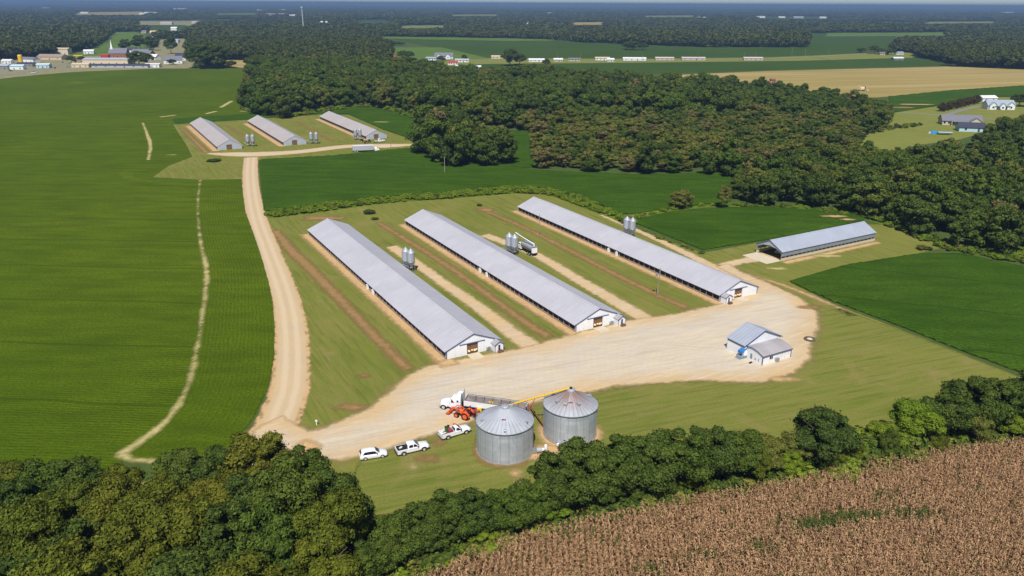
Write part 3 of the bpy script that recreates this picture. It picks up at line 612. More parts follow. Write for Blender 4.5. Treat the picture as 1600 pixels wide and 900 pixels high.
def poultry_house(nl, L, W, he, hr, label, grp, booth=1, old=False):
    o = Vector((nl[0], nl[1], 0)) + PE * (W / 2)
    t = thing('poultry_house', o, PHI, label, 'poultry house', grp)
    w = W / 2; wi = w - .45; k = (hr - he) / w
    roof_part(t, W, L, he, hr, 'roof_old' if old else 'roof')
    hw = lambda x: hr - .1 - k * abs(x) - .02
    wall = 'pale_wall' if old else 'white_wall'
    door_w0, door_w1, dh = (-1.7, 1.15, 2.65)
    # front gable with a real opening
    mb = MB(); y0, y1 = .12, .3
    for pts in ([(-wi, 0), (door_w0, 0), (door_w0, hw(door_w0)), (-wi, hw(wi))], [(door_w1, 0), (wi, 0), (wi, hw(wi)), (door_w1, hw(door_w1))],
                [(door_w0, dh), (door_w1, dh), (door_w1, hw(door_w1)), (0, hw(0)), (door_w0, hw(door_w0))]):
        mb.prism(pts, XZ, y0, y1)
    mb.build('gable_wall', wall, t)
    MB().prism([(-wi, 0), (wi, 0), (wi, hw(wi)), (0, hw(0)), (-wi, hw(wi))], XZ, L - .3, L - .12).build('rear_wall', wall, t)
    # rake trim and corner trim, blue
    mb = MB()
    if not old:
        for s in (-1, 1):
            mb.prism([(0, hr - .02), (s * w, he - .02), (s * w, he - .24), (0, hr - .24)][::s], XZ, -.06, -.003)
        for s in (-1, 1): mb.box((s * (wi - .07), .085, hw(wi) / 2), (.2, .07, hw(wi) - .02))
    if mb.v: mb.build('trim', 'trim', t)
    # doors: sliding panels, track and the boarded doorway
    d = MB().box(((door_w0 + door_w1) / 2, .42, dh / 2), (door_w1 - door_w0, .08, dh))
    for i in range(5): d.box(((door_w0 + door_w1) / 2, .36, .3 + i * .52), (door_w1 - door_w0 - .04, .04, .12))
    for i in range(4): d.box((door_w0 + .12 + i * (door_w1 - door_w0 - .24) / 3, .335, dh / 2 - .03), (.12, .03, dh - .1))
    dr = d.build('door', 'barn_door', t)
    if not old:
        for i, (x, s_) in enumerate(((-1.05, .34), (-.3, .28), (.35, .36), (.8, .26))):
            MB().lathe([(.02, -s_), (s_ * .8, -s_ * .6), (s_, 0), (s_ * .7, s_ * .6), (.02, s_ * .8)], 10, (x, .3, .75 + .1 * (i % 2))).build('feed_sack', 'mesh_pale', dr, True)
        MB().box((-2.75, .07, 1.32), (2.05, .08, 2.6)).build('sliding_panel', 'white', t)
        MB().box((1.95, .07, 1.32), (1.55, .08, 2.6)).build('sliding_panel', 'white', t)
        MB().box((-.35, .03, dh + .12), (6.4, .14, .16)).build('door_track', 'trim', t)
        m = MB(); m.prism([(-1.75, 0), (1.2, 0), (1.2, .14), (-1.75, .14)], XZ, -3.1, .1); m.build('ramp', 'concrete', t)
        m = MB(); m.box((3.7 * booth, -.12, .45), (.9, .5, .75)).box((3.7 * booth + .1, -.3, .9), (.35, .3, .3)).tube((3.4 * booth, -.2, .5), (3.4 * booth, -.45, .5), .25, .25, 10); m.build('generator', 'steel', t)
    # long sides: kerb wall, posts, header, dark curtain
    for s in (-1, 1):
        x = s * wi
        m = MB(); m.span((x - .08, .3, 0), (x + .08, L - .3, .42)); m.span((x - .06, .3, he - .28), (x + .06, L - .3, he - .04))
        n = int(L / 2.45)
        for i in range(n + 1):
            y = .45 + i * (L - .9) / n; m.span((x - .09, y - .09, .4), (x + .09, y + .09, he - .2))
        sw = m.build('side_wall', 'stud', t)
        c = MB(); rr_ = random.Random(int(L * 10) + s)
        for i in range(n):
            y = .45 + i * (L - .9) / n; y2 = .45 + (i + 1) * (L - .9) / n
            c.span((x - s * .12, y, .4), (x - s * .16, y2, he - .25))
            if rr_.random() < .35: c.span((x + s * .05, y + .3, .5 + rr_.random() * .3), (x + s * .1, y + .3 + rr_.uniform(.4, 1.4), he - .35))
        c.build('curtain', 'shadecloth', sw)
        m = MB(); m.span((x + s * .1, 4, .9), (x + s * .5, 4.9, 1.6))
        if not old and s < 0:
            for y in (L * .42, L * .46): MB().box((x - .3, y, .75), (.55, .7, 1.3)).tube((x - .3, y - .1, 1.35), (x - .3, y - .1, 1.7), .12, .12, 8).build('side_heater', 'white', t)
    # entry booth
    b = MB(); bx = booth * (wi - 1.25); bw, bd, be, br = 2.1, 1.9, 1.95, 2.65
    dw = .55
    for pts in ([(bx - bw / 2, 0), (bx - dw / 2, 0), (bx - dw / 2, be + .3), (bx - bw / 2, be)], [(bx + dw / 2, 0), (bx + bw / 2, 0), (bx + bw / 2, be), (bx + dw / 2, be + .3)],
                [(bx - dw / 2, 1.75), (bx + dw / 2, 1.75), (bx + dw / 2, be + .3), (bx, br - .12), (bx - dw / 2, be + .3)]): b.prism(pts, XZ, -bd, -bd + .1)
    for s in (-1, 1): b.span((bx + s * bw / 2 - .05, -bd + .1, 0), (bx + s * bw / 2 + .05, .1, be))
    if not old:
        bt = b.build('entry_booth', wall, t)
        MB().prism([(bx - bw / 2 - .2, be - .1), (bx, br), (bx + bw / 2 + .2, be - .1), (bx + bw / 2 + .2, be - .2), (bx, br - .12), (bx - bw / 2 - .2, be - .2)], XZ, -bd - .15, .1).build('booth_roof', 'roof_grey', bt)
        MB().prism([(bx - bw / 2 - .22, be - .08), (bx, br + .02), (bx + bw / 2 + .22, be - .08), (bx + bw / 2 + .22, be - .26), (bx, br - .16), (bx - bw / 2 - .22, be - .26)], XZ, -bd - .22, -bd - .16).build('booth_trim', 'trim', bt)
        MB().span((bx - dw / 2, -bd + .06, 0), (bx + dw / 2, -bd + .12, 1.78)).build('booth_door', 'bluedoor', bt)
        m = MB(); m.box((bx + .1, -bd - .45, .22), (1.3, .7, .44)); m.box((bx + .3, -bd - .35, .5), (.5, .5, .2)); m.build('booth_step', 'rust', bt)
        for s in (-1, 1): MB().box((bx + s * (bw / 2), -bd - .025, be / 2), (.1, .05, be - .05)).build('booth_corner_trim', 'trim', bt)
    return t
G1 = 'white ended poultry houses of the near farm'; G2 = 'weathered poultry houses of the far farm'
poultry_house(HOUSES[0][0], HOUSES[0][1], 14.47, 1.97, 4.97, 'long metal roofed poultry house nearest the driveway, its entry booth at the right corner', G1)
poultry_house(HOUSES[1][0], HOUSES[1][1], 14.47, 1.97, 4.97, 'long metal roofed poultry house between the two others, feed truck beside it', G1)
poultry_house(HOUSES[2][0], HOUSES[2][1], 14.47, 1.97, 4.97, 'long metal roofed poultry house with its entry booth at the left corner of the gable', G1, -1)
poultry_house(FAR[0][0], FAR[0][1], 13.5, 2.0, 5.2, 'weathered poultry house of the far farm nearest the big soybean field', G2, 1, True)
poultry_house(FAR[1][0], FAR[1][1], 13.5, 2.0, 5.2, 'weathered poultry house standing in the middle of the far farm', G2, 1, True)
poultry_house(FAR[2][0], FAR[2][1], 13.5, 2.0, 5.2, 'weathered poultry house of the far farm with a white pickup at its gable', G2, 1, True)

# open litter shed
def litter_shed():
    a_, b_ = at(1222.3, 394.5, 2.9), at(1370, 363.3, 2.9); L = (b_ - a_).length; ang = math.atan2(-(b_ - a_).x, (b_ - a_).y)
    ax = Vector((-math.sin(ang), math.cos(ang), 0)); pe = Vector((math.cos(ang), math.sin(ang), 0))
    W, he, hr = 10.6, 2.9, 5.5; nl = a_ - pe * W; nl.z = 0; print('shed', L, math.degrees(ang), proj(nl.x, nl.y, 2.9))
    t = thing('open_shed', nl + pe * W / 2, ang, 'long open ended storage shed with blue grey roof and slatted side beside the soybeans', 'shed')
    roof_part(t, W, L, he, hr, 'roof_shed', th=.12, ridge_mat='roof_shed')
    w = W / 2; wi = w - .3; k = (hr - he) / w; hw = lambda x: hr - .14 - k * abs(x)
    # front: only the gable triangle and corner posts, arched opening
    arch = [(-wi, he - .2), (-wi, hw(wi)), (0, hw(0)), (wi, hw(wi)), (wi, he - .2), (wi - .5, he - .15), (wi * .62, he + .75), (wi * .3, he + 1.2), (0, he + 1.3), (-wi * .3, he + 1.2), (-wi * .62, he + .75), (-wi + .5, he - .15)]
    mb = MB()
    top = [(-wi, hw(wi)), (-wi * .5, hw(wi * .5)), (0, hw(0)), (wi * .5, hw(wi * .5)), (wi, hw(wi))]; low = [(-wi, he - .55), (-wi * .5, he + .55), (0, he + .85), (wi * .5, he + .55), (wi, he - .55)]
    for i in range(4): mb.prism([low[i], low[i + 1], top[i + 1], top[i]], XZ, .1, .25)
    mb.build('gable_panel', 'pale_wall', t)
    mb = MB()
    for s in (-1, 1): mb.prism([(0, hr + .02), (s * w, he + .02), (s * w, he - .22), (0, hr - .22)][::s], XZ, -.05, -.003)
    mb.build('trim', 'trim', t)
    MB().prism([(-wi, 0), (wi, 0), (wi, hw(wi)), (0, hw(0)), (-wi, hw(wi))], XZ, L - .3, L - .1).build('rear_wall', 'pale_wall', t)
    for s in (-1, 1):
        m = MB(); x = s * wi
        m.span((x - .1, .1, 0), (x + .1, L - .1, .75)); sw = m.build('kerb_wall', 'concrete', t)
        m = MB()
        m.span((x - .05, .1, 1.35), (x + .05, L - .1, he - .35)); m.build('side_curtain', 'curtain_grey', t)
        m = MB(); m.span((x - .08, .1, .74), (x + .08, L - .1, .84)); n = 24
        for i in range(n + 1):
            y = .2 + i * (L - .4) / n; m.span((x - .1, y - .09, .7), (x + .1, y + .09, he - .15))
        m.build('side_posts', 'stud', t)
    m = MB()
    for i in range(6): m.box((0, 2 + i * 8.5, he - .05), (W - .8, .18, .3))
    m.build('roof_beam', 'stud', t)
    MB().span((-wi, -6, .0), (wi, .3, .09)).build('ramp', 'concrete', t)
    h = MB(); rr_ = random.Random(4)
    for i in range(7): h.lathe([(1.5 + rr_.random(), 0), (1.2, .5), (.6, 1.0 + rr_.random() * .4), (.05, 1.3 + rr_.random() * .4)], 10, (rr_.uniform(-2.5, 2.5), 7 + i * 2.2, 0))
    tag(h.build('straw_heap', 'mesh_pale'), 'pale heap of litter lying inside the open storage shed', 'heap').matrix_world = t.matrix_basis
litter_shed()

# workshop: white shed with an open bay, and the low office in front of it
def workshop():
    nl = at(1163, 540.5, 3.0); nl.z = 0
    W, L, he, hr = 11.8, 5.6, 3.0, 5.6
    t = thing('machine_shed', nl + PE * W / 2, PHI, 'tall white machine shed with grey metal roof and open bay in the gravel yard', 'shed')
    roof_part(t, W, L, he, hr, 'roof_shed', y0=-.2, ridge=False)
    w = W / 2; wi = w - .3; k = (hr - he) / w; hw = lambda x: hr - .13 - k * abs(x)
    m = MB(); m.prism([(-wi, 0), (1.0, 0), (1.0, hw(1)), (0, hw(0)), (-wi, hw(wi))], XZ, 0, .15)
    m.prism([(1.0, 2.5), (wi, 2.35), (wi, hw(wi)), (1.0, hw(1))], XZ, 0, .15); m.build('gable_wall', 'white_wall', t)
    m = MB(); m.span((-wi, .15, 0), (-wi + .15, L - .2, 2.35)); m.build('side_wall', 'white_wall', t)
    MB().span((-wi - .02, .15, 2.35), (-wi + .1, L - .2, he - .1)).build('side_vent', 'curtain_grey', t)
    MB().prism([(-wi, 0), (1.0, 0), (1.0, hw(1)), (0, hw(0)), (-wi, hw(wi))], XZ, L - .3, L - .15).build('rear_wall', 'white_wall', t)
    m = MB(); m.span((.9, .2, 0), (1.05, L - .3, hw(1))); m.build('inner_wall', 'white', t)
    for x, y in ((wi - .1, .1), (wi - .1, L - .25), (3.2, L - .25)): MB().box((x, y, 1.25), (.16, .16, 2.5)).build('bay_post', 'stud', t)
    m = MB()
    for s in (-1, 1): m.prism([(0, hr + .01), (s * w, he + .01), (s * w, he - .2), (0, hr - .2)][::s], XZ, -.27, -.205)
    m.build('trim', 'trim', t)
    m = MB(); m.prism([(0, .35), (1.7, .35), (1.7, 1.2), (.9, 1.6), (0, 1.2)], lambda u, v, q: (2 + u, 1.2 + q, v), 0, 2.2)
    b = m.build('parked_cart', 'bluedoor'); tag(b, 'dark blue cart parked under the open bay of the white machine shed', 'cart'); b.matrix_world = t.matrix_basis
    for q in range(4): MB().tube((2.4 if q % 2 else 3.4, 1.15 if q < 2 else 3.3, .4), (2.4 if q % 2 else 3.4, 1.25 if q < 2 else 3.4, .4), .38, .38, 12).build('wheel', 'black', b)
    # office
    nc = at(1190.5, 571, 0); W2, D2 = 8.9, 5.9      # near corner, front width, depth
    f = thing('farm_office', nc, PHI, 'low white farm office with curved grey roof in front of the machine shed', 'office building')
    h0, h1 = 2.35, 3.1
    prof = [(0, h0), (D2 * .2, h0 + .42), (D2 * .4, h1 - .06), (D2 * .55, h1), (D2 * .78, h1 - .2), (D2, h0 + .2)]
    YZ = lambda u, v, q: (q, u, v)
    m = MB()
    for a, b2 in zip(prof, prof[1:]):
        m.prism([a, b2, (b2[0], b2[1] - .1), (a[0], a[1] - .1)], YZ, -.15, W2 + .15)
    m.prism([(-.25, h0 - .12), (0, h0), (0, h0 - .1), (-.25, h0 - .22)], YZ, -.15, W2 + .15)
    m.build('roof', 'roof_grey', f)
    m = MB()
    m.prism([(-.28, h0 - .1), (-.252, h0 - .1), (-.252, h0 - .34), (-.28, h0 - .34)], YZ, -.18, W2 + .18)
    for a, b2 in zip(prof, prof[1:]): m.prism([a, b2, (b2[0], b2[1] - .2), (a[0], a[1] - .2)], YZ, -.19, -.153)
    m.box((.0, -.01, h0 / 2 - .1), (.16, .16, h0 - .22)); m.box((W2 - .08, -.03, h0 / 2 - .1), (.14, .12, h0 - .22))
    m.build('trim', 'trim', f)
    m = MB(); m.span((.09, 0, 0), (W2 - .02, .14, h0 - .13)); m.build('front_wall', 'white_wall', f)
    m = MB()
    pr = [(.15, 0), (D2, 0)] + [(u, v - .12) for u, v in prof[::-1]][:-1] + [(.15, h0 - .1)]
    m.prism(pr, YZ, 0, .14); m.build('end_wall', 'white_wall', f)
    m = MB(); m.prism(pr, YZ, W2 - .16, W2 - .03); m.build('end_wall', 'white_wall', f)
    MB().span((.16, D2 - .15, 0), (W2 - .18, D2, h0)).build('rear_wall', 'white_wall', f)
    w_ = MB().span((2.1, -.03, .95), (3.1, .02, 1.75)).build('window', 'glass', f)
    m = MB()
    for a_, b_ in (((2.0, .87), (3.2, .95)), ((2.0, 1.75), (3.2, 1.83)), ((2.0, .95), (2.1, 1.75)), ((3.1, .95), (3.2, 1.75)), ((2.57, .95), (2.63, 1.75))): m.span((a_[0], -.05, a_[1]), (b_[0], 0, b_[1]))
    m.build('window_frame', 'white', w_)
    MB().box((4.3, -.3, .5), (.85, .6, .9), 0).tube((4.3, -.62, .5), (4.3, -.58, .5), .3, .3, 12).build('air_conditioner', 'steel', f)
    MB().span((6.0, -.03, .02), (6.06, .0, 2.1)).span((6.9, -.03, .02), (6.96, .0, 2.1)).span((6.0, -.03, 2.1), (6.96, .0, 2.16)).build('door_frame', 'pale_wall', f)
    MB().span((-.04, 3.0, .3), (.0, 3.55, 1.5)).build('side_window', 'curtain_grey', f)
    MB().span((-.05, 1.9, .5), (.0, 2.2, .95)).build('meter_box', 'steel', f)
    MB().span((-.05, 1.0, .4), (.0, 1.15, 1.2)).build('conduit', 'steel', f)
    m = MB(); m.prism([(4.5, 2.45), (5.85, 2.45), (5.85, 2.38), (4.5, 2.38)], lambda u, v, q: (-q * 1.6, u, v - q * .75), 0, 1); aw = m.build('awning', 'awning', f)
    m = MB(); m.prism([(4.5, 1.7), (5.85, 1.7), (5.85, 1.3), (4.5, 1.3)], lambda u, v, q: (-1.6 - q * .05, u, v), 0, 1); m.build('valance', 'awning', aw)
    MB().span((-1.9, 4.4, 0), (-.05, 5.9, .5)).span((-2.3, 4.4, 0), (-1.9, 5.9, .25)).build('porch_step', 'curtain_grey', f)
    m = MB(); m.box((-1.3, 2.1, .09), (1.1, .45, .12), .3).box((-1.2, 2.1, .2), (.6, .3, .1), .5); o_ = m.build('scrap_pallet', 'black'); tag(o_, 'small dark pallet lying on the gravel by the office end wall', 'pallet'); o_.matrix_world = f.matrix_basis
workshop()
# round planter of an old tyre
c = at(1265, 531, 0)
t = thing('tyre_planter', c, 0, 'old tractor tyre lying flat at the edge of the gravel yard', 'tyre')
MB().lathe([(.7, .05), (1.0, .0), (1.3, .1), (1.35, .3), (1.2, .45), (.85, .42), (.7, .3), (.7, .05)], 24).build('tyre', 'old_tyre', t, True)
MB().lathe([(.02, .42), (.45, .38), (.72, .2), (.75, .1)], 14).build('filling', 'mesh_pale', t, True)

# ------------------------------------------------------------------ bins
def grain_bin(c, D, hw_, hr_, label, rust, ladder_ang):
    t = thing('grain_bin', c, 0, label, 'grain bin', 'corrugated grain bins behind the trucks'); r = D / 2
    MB().lathe([(r + .14, 0), (r + .14, .2), (r - .05, .2)], 48).build('footing', 'stud', t)
    prof = [(r, .2), (r, hw_)]; w = MB().lathe([(r, .2 + i * (hw_ - .2) / 8) for i in range(9)], 64).build('wall', 'bin_wall', t, True)
    m = MB()
    for i in range(22):
        a = 2 * math.pi * i / 22; m.tube((math.cos(a) * (r + .03), math.sin(a) * (r + .03), .2), (math.cos(a) * (r + .03), math.sin(a) * (r + .03), hw_ - .02), .035, .035, 4)
    m.build('stiffeners', 'steel', w)
    rf = MB().lathe([(r + .14, hw_ - .06), (r * .55, hw_ + (hr_ - hw_) * .46), (.55, hr_ - .1)], 64).build('roof', 'bin_roof_rust' if rust else 'bin_roof', t)
    m = MB()
    for q in (.57, .27):
        zz = hr_ - .1 - (hr_ - hw_) * q; m.lathe([(r * q + .1, zz - .04), (r * q + .1, zz + .05), (r * q - .1, zz + .09)], 48)
    m.lathe([(r + .16, hw_ - .16), (r + .18, hw_ - .02), (r + .12, hw_ + .02)], 64)
    m.build('roof_rings', 'steel', rf)
    MB().lathe([(.75, hr_ - .2), (.75, hr_ + .12), (.6, hr_ + .2), (.02, hr_ + .3)], 20).build('peak_cap', 'feed_bin', rf, True)
    vents = ((-2.55, .62), (-1.95, .6), (-1.15, .6), (.3, .75), (2.6, .75)) if rust else ((-1.57, .92), (-.5, .85), (3.5, .85), (1.2, .7))
    for a, q in vents:
        p = Vector((math.cos(a) * r * q, math.sin(a) * r * q, hw_ + (hr_ - hw_) * (1 - q)))
        s_ = .55 if rust else .38
        mb = MB(); mb.box((0, 0, .18), (s_ * 1.1, s_, .4)); mb.prism([(-s_ * .7, .36), (s_ * .7, .36), (s_ * .5, .5), (-s_ * .5, .5)], XZ, -s_ * .6, s_ * .6)
        v = mb.build('roof_vent', 'feed_bin', rf); v.location = p; v.rotation_euler = (0, 0, a)
    p = Vector((math.cos(-1.65) * r * .5, math.sin(-1.65) * r * .5, hw_ + (hr_ - hw_) * .5 + .06))
    v = MB().box((0, 0, .03), (.75, .3, .06)).build('roof_plate', 'maroon', rf); v.location = p
    a = ladder_ang; m = MB(); d = Vector((math.cos(a), math.sin(a), 0)); q = Vector((-math.sin(a), math.cos(a), 0))
    for s in (-.25, .25): m.tube(d * (r + .2) + q * s + Vector((0, 0, .3)), d * (r + .2) + q * s + Vector((0, 0, hw_ + .9)), .035, .035, 5)
    for i in range(20): m.tube(d * (r + .2) - q * .25 + Vector((0, 0, .5 + i * .33)), d * (r + .2) + q * .25 + Vector((0, 0, .5 + i * .33)), .02, .02, 4)
    m.build('ladder', 'steel', t)
    m = MB(); e = d * (r + .65)
    for zz in (2.5, 3.6, 4.7, 5.6):
        for i in range(6):
            b0, b1 = math.pi * i / 6, math.pi * (i + 1) / 6
            f_ = lambda b: d * (r + .2 + .75 * math.sin(b)) + q * (.4 * math.cos(b)) + Vector((0, 0, zz))
            m.tube(f_(b0), f_(b1), .03, .03, 4)
    m.build('ladder_cage', 'steel', t)
    return t
grain_bin(BIN1, 9.9, 6.15, 8.75, 'clean corrugated grain bin standing nearest the camera, in front of the orange tractor', False, 2.9)
grain_bin(BIN2, 9.75, 6.15, 8.9, 'corrugated grain bin with a rust streaked roof, yellow auger at its peak', True, 2.75)
def fan(c, ang, label):
    t = thing('aeration_fan', c, ang, label, 'fan', 'aeration fans at the grain bins')
    MB().tube((0, 0, .6), (.9, 0, .6), .48, .48, 16).build('fan_housing', 'feed_bin', t)
    MB().loft([[(.9, -.4, .2), (.9, .4, .2), (.9, .4, 1.0), (.9, -.4, 1.0)], [(1.9, -.55, .15), (1.9, .55, .15), (1.9, .55, .6), (1.9, -.55, .6)]]).build('duct', 'steel', t)
    m = MB()
    for s in (-.3, .3): m.box((.4, s, .08), (.8, .08, .16))
    m.build('feet', 'rust', t); MB().box((-.25, 0, .6), (.5, .35, .35)).build('motor', 'white', t)
fan(at(846, 707), math.atan2(-.15, -1), 'grey aeration fan on the ground right of the clean grain bin')
fan(at(872, 698), 1.25, 'grey aeration fan in front of the rust roofed grain bin')
t = thing('gas_bottle', at(852.5, 704), 0, 'pale upright gas bottle between the two grain bins', 'gas bottle')
MB().lathe([(.22, 0), (.26, .1), (.26, 1.1), (.15, 1.28), (.05, 1.32)], 14).build('bottle', 'white', t, True); MB().tube((0, 0, 1.3), (0, 0, 1.5), .1, .1, 8).build('valve', 'steel', t)

def feed_bin(c, label, grp, h=7.2, r=1.12):
    t = thing('feed_bin', c, .4, label, 'feed bin', grp); s = h / 7.2
    MB().lathe([(r, 3.0 * s), (r, 5.9 * s)], 20).build('tank', 'feed_bin', t, True)
    MB().lathe([(r + .06, 5.86 * s), (r * .2, 6.95 * s), (r * .2, 7.1 * s), (.02, 7.2 * s)], 20).build('cone_roof', 'feed_bin', t)
    MB().lathe([(.2, 1.1 * s), (r, 3.0 * s)], 20).build('hopper', 'feed_bin', t)
    for i in range(6):
        a = 2 * math.pi * (i + .5) / 6; MB().tube((r * math.cos(a), r * math.sin(a), 0), (r * math.cos(a), r * math.sin(a), 3.4 * s), .06, .06, 6).build('leg', 'steel', t)
    MB().lathe([(r + .02, 1.5 * s), (r + .05, 1.55 * s), (r + .02, 1.6 * s)], 12).build('leg_brace', 'steel', t)
    m = MB(); m.lathe([(r + .02, 3.02 * s), (r + .05, 3.07 * s), (r + .02, 3.12 * s)], 20); m.build('ring', 'steel', t)
    m = MB(); a = 2.4
    for s_ in (-.18, .18): m.tube(((r + .12) * math.cos(a + s_), (r + .12) * math.sin(a + s_), .8), ((r + .12) * math.cos(a + s_), (r + .12) * math.sin(a + s_), 6.0 * s), .03, .03, 4)
    for i in range(12): m.tube(((r + .12) * math.cos(a - .18), (r + .12) * math.sin(a - .18), 1 + i * .4 * s), ((r + .12) * math.cos(a + .18), (r + .12) * math.sin(a + .18), 1 + i * .4 * s), .02, .02, 4)
    m.build('ladder', 'steel', t)
    MB().tube((0, 0, .9), (-2.2, 1.0, 2.2), .09, .09, 8).build('auger_boot', 'steel', t)
    return t
FB = 'pairs of feed bins beside the poultry houses'
for px, a, b_ in (((643, 424), 'front feed bin of the pair beside the poultry house nearest the driveway', 'rear feed bin of the pair beside the poultry house nearest the driveway'),
                  ((804, 399), 'front feed bin of the pair where the feed truck stands', 'rear feed bin of the pair where the feed truck stands'),
                  ((987, 371), 'front feed bin behind the poultry house next to the lone bush', 'rear feed bin behind the poultry house next to the lone bush')):
    p = at(*px); feed_bin(p, a, FB); feed_bin(p + AX * 2.1 - PE * .75, b_, FB)
for (x0, x1, y), n_ in zip(((388, 396, 229), (487, 495, 225), (556, 563, 219)), ('left', 'middle', 'right')):
    w_ = {'left': 'first poultry house of the far farm, next to the soybeans', 'middle': 'middle poultry house of the far farm', 'right': 'far poultry house where the pickup stands'}[n_]
    feed_bin(at(x0, y), 'left feed bin beside the ' + w_, FB, 7.0, 1.05); feed_bin(at(x1, y), 'right feed bin beside the ' + w_, FB, 7.0, 1.05)
# ------------------------------------------------------------------ vehicles (local x = forward)
def wheel(t, x, y, r, w=.24, rim='rim', n=18):
    s = 1 if y > 0 else -1
    p = MB().tube((x, y - s * w / 2, r), (x, y + s * w / 2, r), r, r, n).build('wheel', 'black', t)
    MB().tube((x, y + s * (w / 2 - .02), r), (x, y + s * (w / 2 + .025), r), r * .62, r * .58, 14).build('rim', rim, p)
    return p
def section(x, w, z0, z1, r=.12, wt=None, mid=.55):
    """closed cross-section at x: half width w at the bottom, wt at the top, rounded shoulders"""
    wt = w if wt is None else wt
    return [(x, -w + .04, z0), (x, -w, z0 + .12), (x, -w, z0 + (z1 - z0) * mid), (x, -wt, z1 - r), (x, -wt + r, z1), (x, wt - r, z1), (x, wt, z1 - r), (x, w, z0 + (z1 - z0) * mid), (x, w, z0 + .12), (x, w - .04, z0)]
def side_glass(t, pts, y0, y1, zlo, zhi, name='window'):
    """panes on both flanks; pts outline in x, z; the flank leans from y0 at zlo to y1 at zhi"""
    for s in (-1, 1):
        f = lambda u, v, q: (u, s * (y0 + (y1 - y0) * (v - zlo) / (zhi - zlo) + q), v)
        MB().prism(pts[::s], f, -.03, .012).build(name, 'glass', t)
def place(a_px, b_px):
    """ground points under the rear and the nose -> midpoint, heading"""
    a, b = at(*a_px), at(*b_px); d = b - a
    return (a + b) / 2, math.atan2(d.y, d.x)
def suv():
    c, h = place((566, 716.5), (600.5, 711)); t = thing('suv', c, h, 'white estate style suv at the end of the row of vehicles, nearest the trees', 'suv', 'vehicles parked on the grass')
    MB().loft([section(-2.38, .84, .42, .95, .1, .8), section(-2.25, .92, .3, 1.05), section(-.9, .95, .26, 1.06), section(.9, .95, .26, 1.04), section(1.7, .93, .28, .98, .12, .86), section(2.25, .86, .32, .84, .12, .76), section(2.42, .74, .4, .7, .08, .66)]).build('body', 'white', t, True)
    MB().loft([section(-2.25, .78, .98, 1.15, .08, .74, mid=.15), section(-1.95, .84, .98, 1.6, .12, .68, mid=.15), section(-1.2, .86, .98, 1.73, .12, .68, mid=.15), section(-.1, .86, .98, 1.72, .12, .68, mid=.15), section(.35, .86, .98, 1.6, .12, .66, mid=.15), section(1.15, .84, .95, 1.02, .03, .78, mid=.15)]).build('cabin', 'white', t, True)
    side_glass(t, [(-1.85, 1.12), (.75, 1.08), (.25, 1.5), (-.3, 1.56), (-1.5, 1.54)], .875, .715, 1.08, 1.56)
    f = lambda u, v, q: (u + q, v, 1.1 + (.95 - u) * .75 + q)
    MB().add([(.98, -.72, 1.13), (.98, .72, 1.13), (.4, .6, 1.6), (.4, -.6, 1.6), (1.0, -.72, 1.15), (1.0, .72, 1.15), (.42, .6, 1.62), (.42, -.6, 1.62)], [(0, 1, 2, 3), (7, 6, 5, 4), (0, 4, 5, 1), (1, 5, 6, 2), (2, 6, 7, 3), (3, 7, 4, 0)]).build('windscreen', 'glass', t)
    MB().add([(-2.24, -.68, 1.2), (-2.24, .68, 1.2), (-2.02, .6, 1.58), (-2.02, -.6, 1.58), (-2.28, -.68, 1.2), (-2.28, .68, 1.2), (-2.05, .6, 1.6), (-2.05, -.6, 1.6)], [(0, 1, 2, 3), (7, 6, 5, 4), (0, 4, 5, 1), (1, 5, 6, 2), (2, 6, 7, 3), (3, 7, 4, 0)]).build('rear_window', 'glass', t)
    for x in (-1.45, 1.5):
        for y in (-.84, .84): wheel(t, x, y, .37)
    for s in (-1, 1):
        MB().box((-2.3, s * .72, .98), (.12, .22, .2)).build('tail_light', 'red', t); MB().box((2.3, s * .66, .72), (.16, .26, .12)).build('headlight', 'feed_bin', t)
        MB().box((.62, s * 1.0, 1.12), (.14, .16, .12)).build('mirror', 'black', t)
    MB().span((-2.3, -.88, .28), (2.3, .88, .36)).build('sill', 'black', t)
suv()
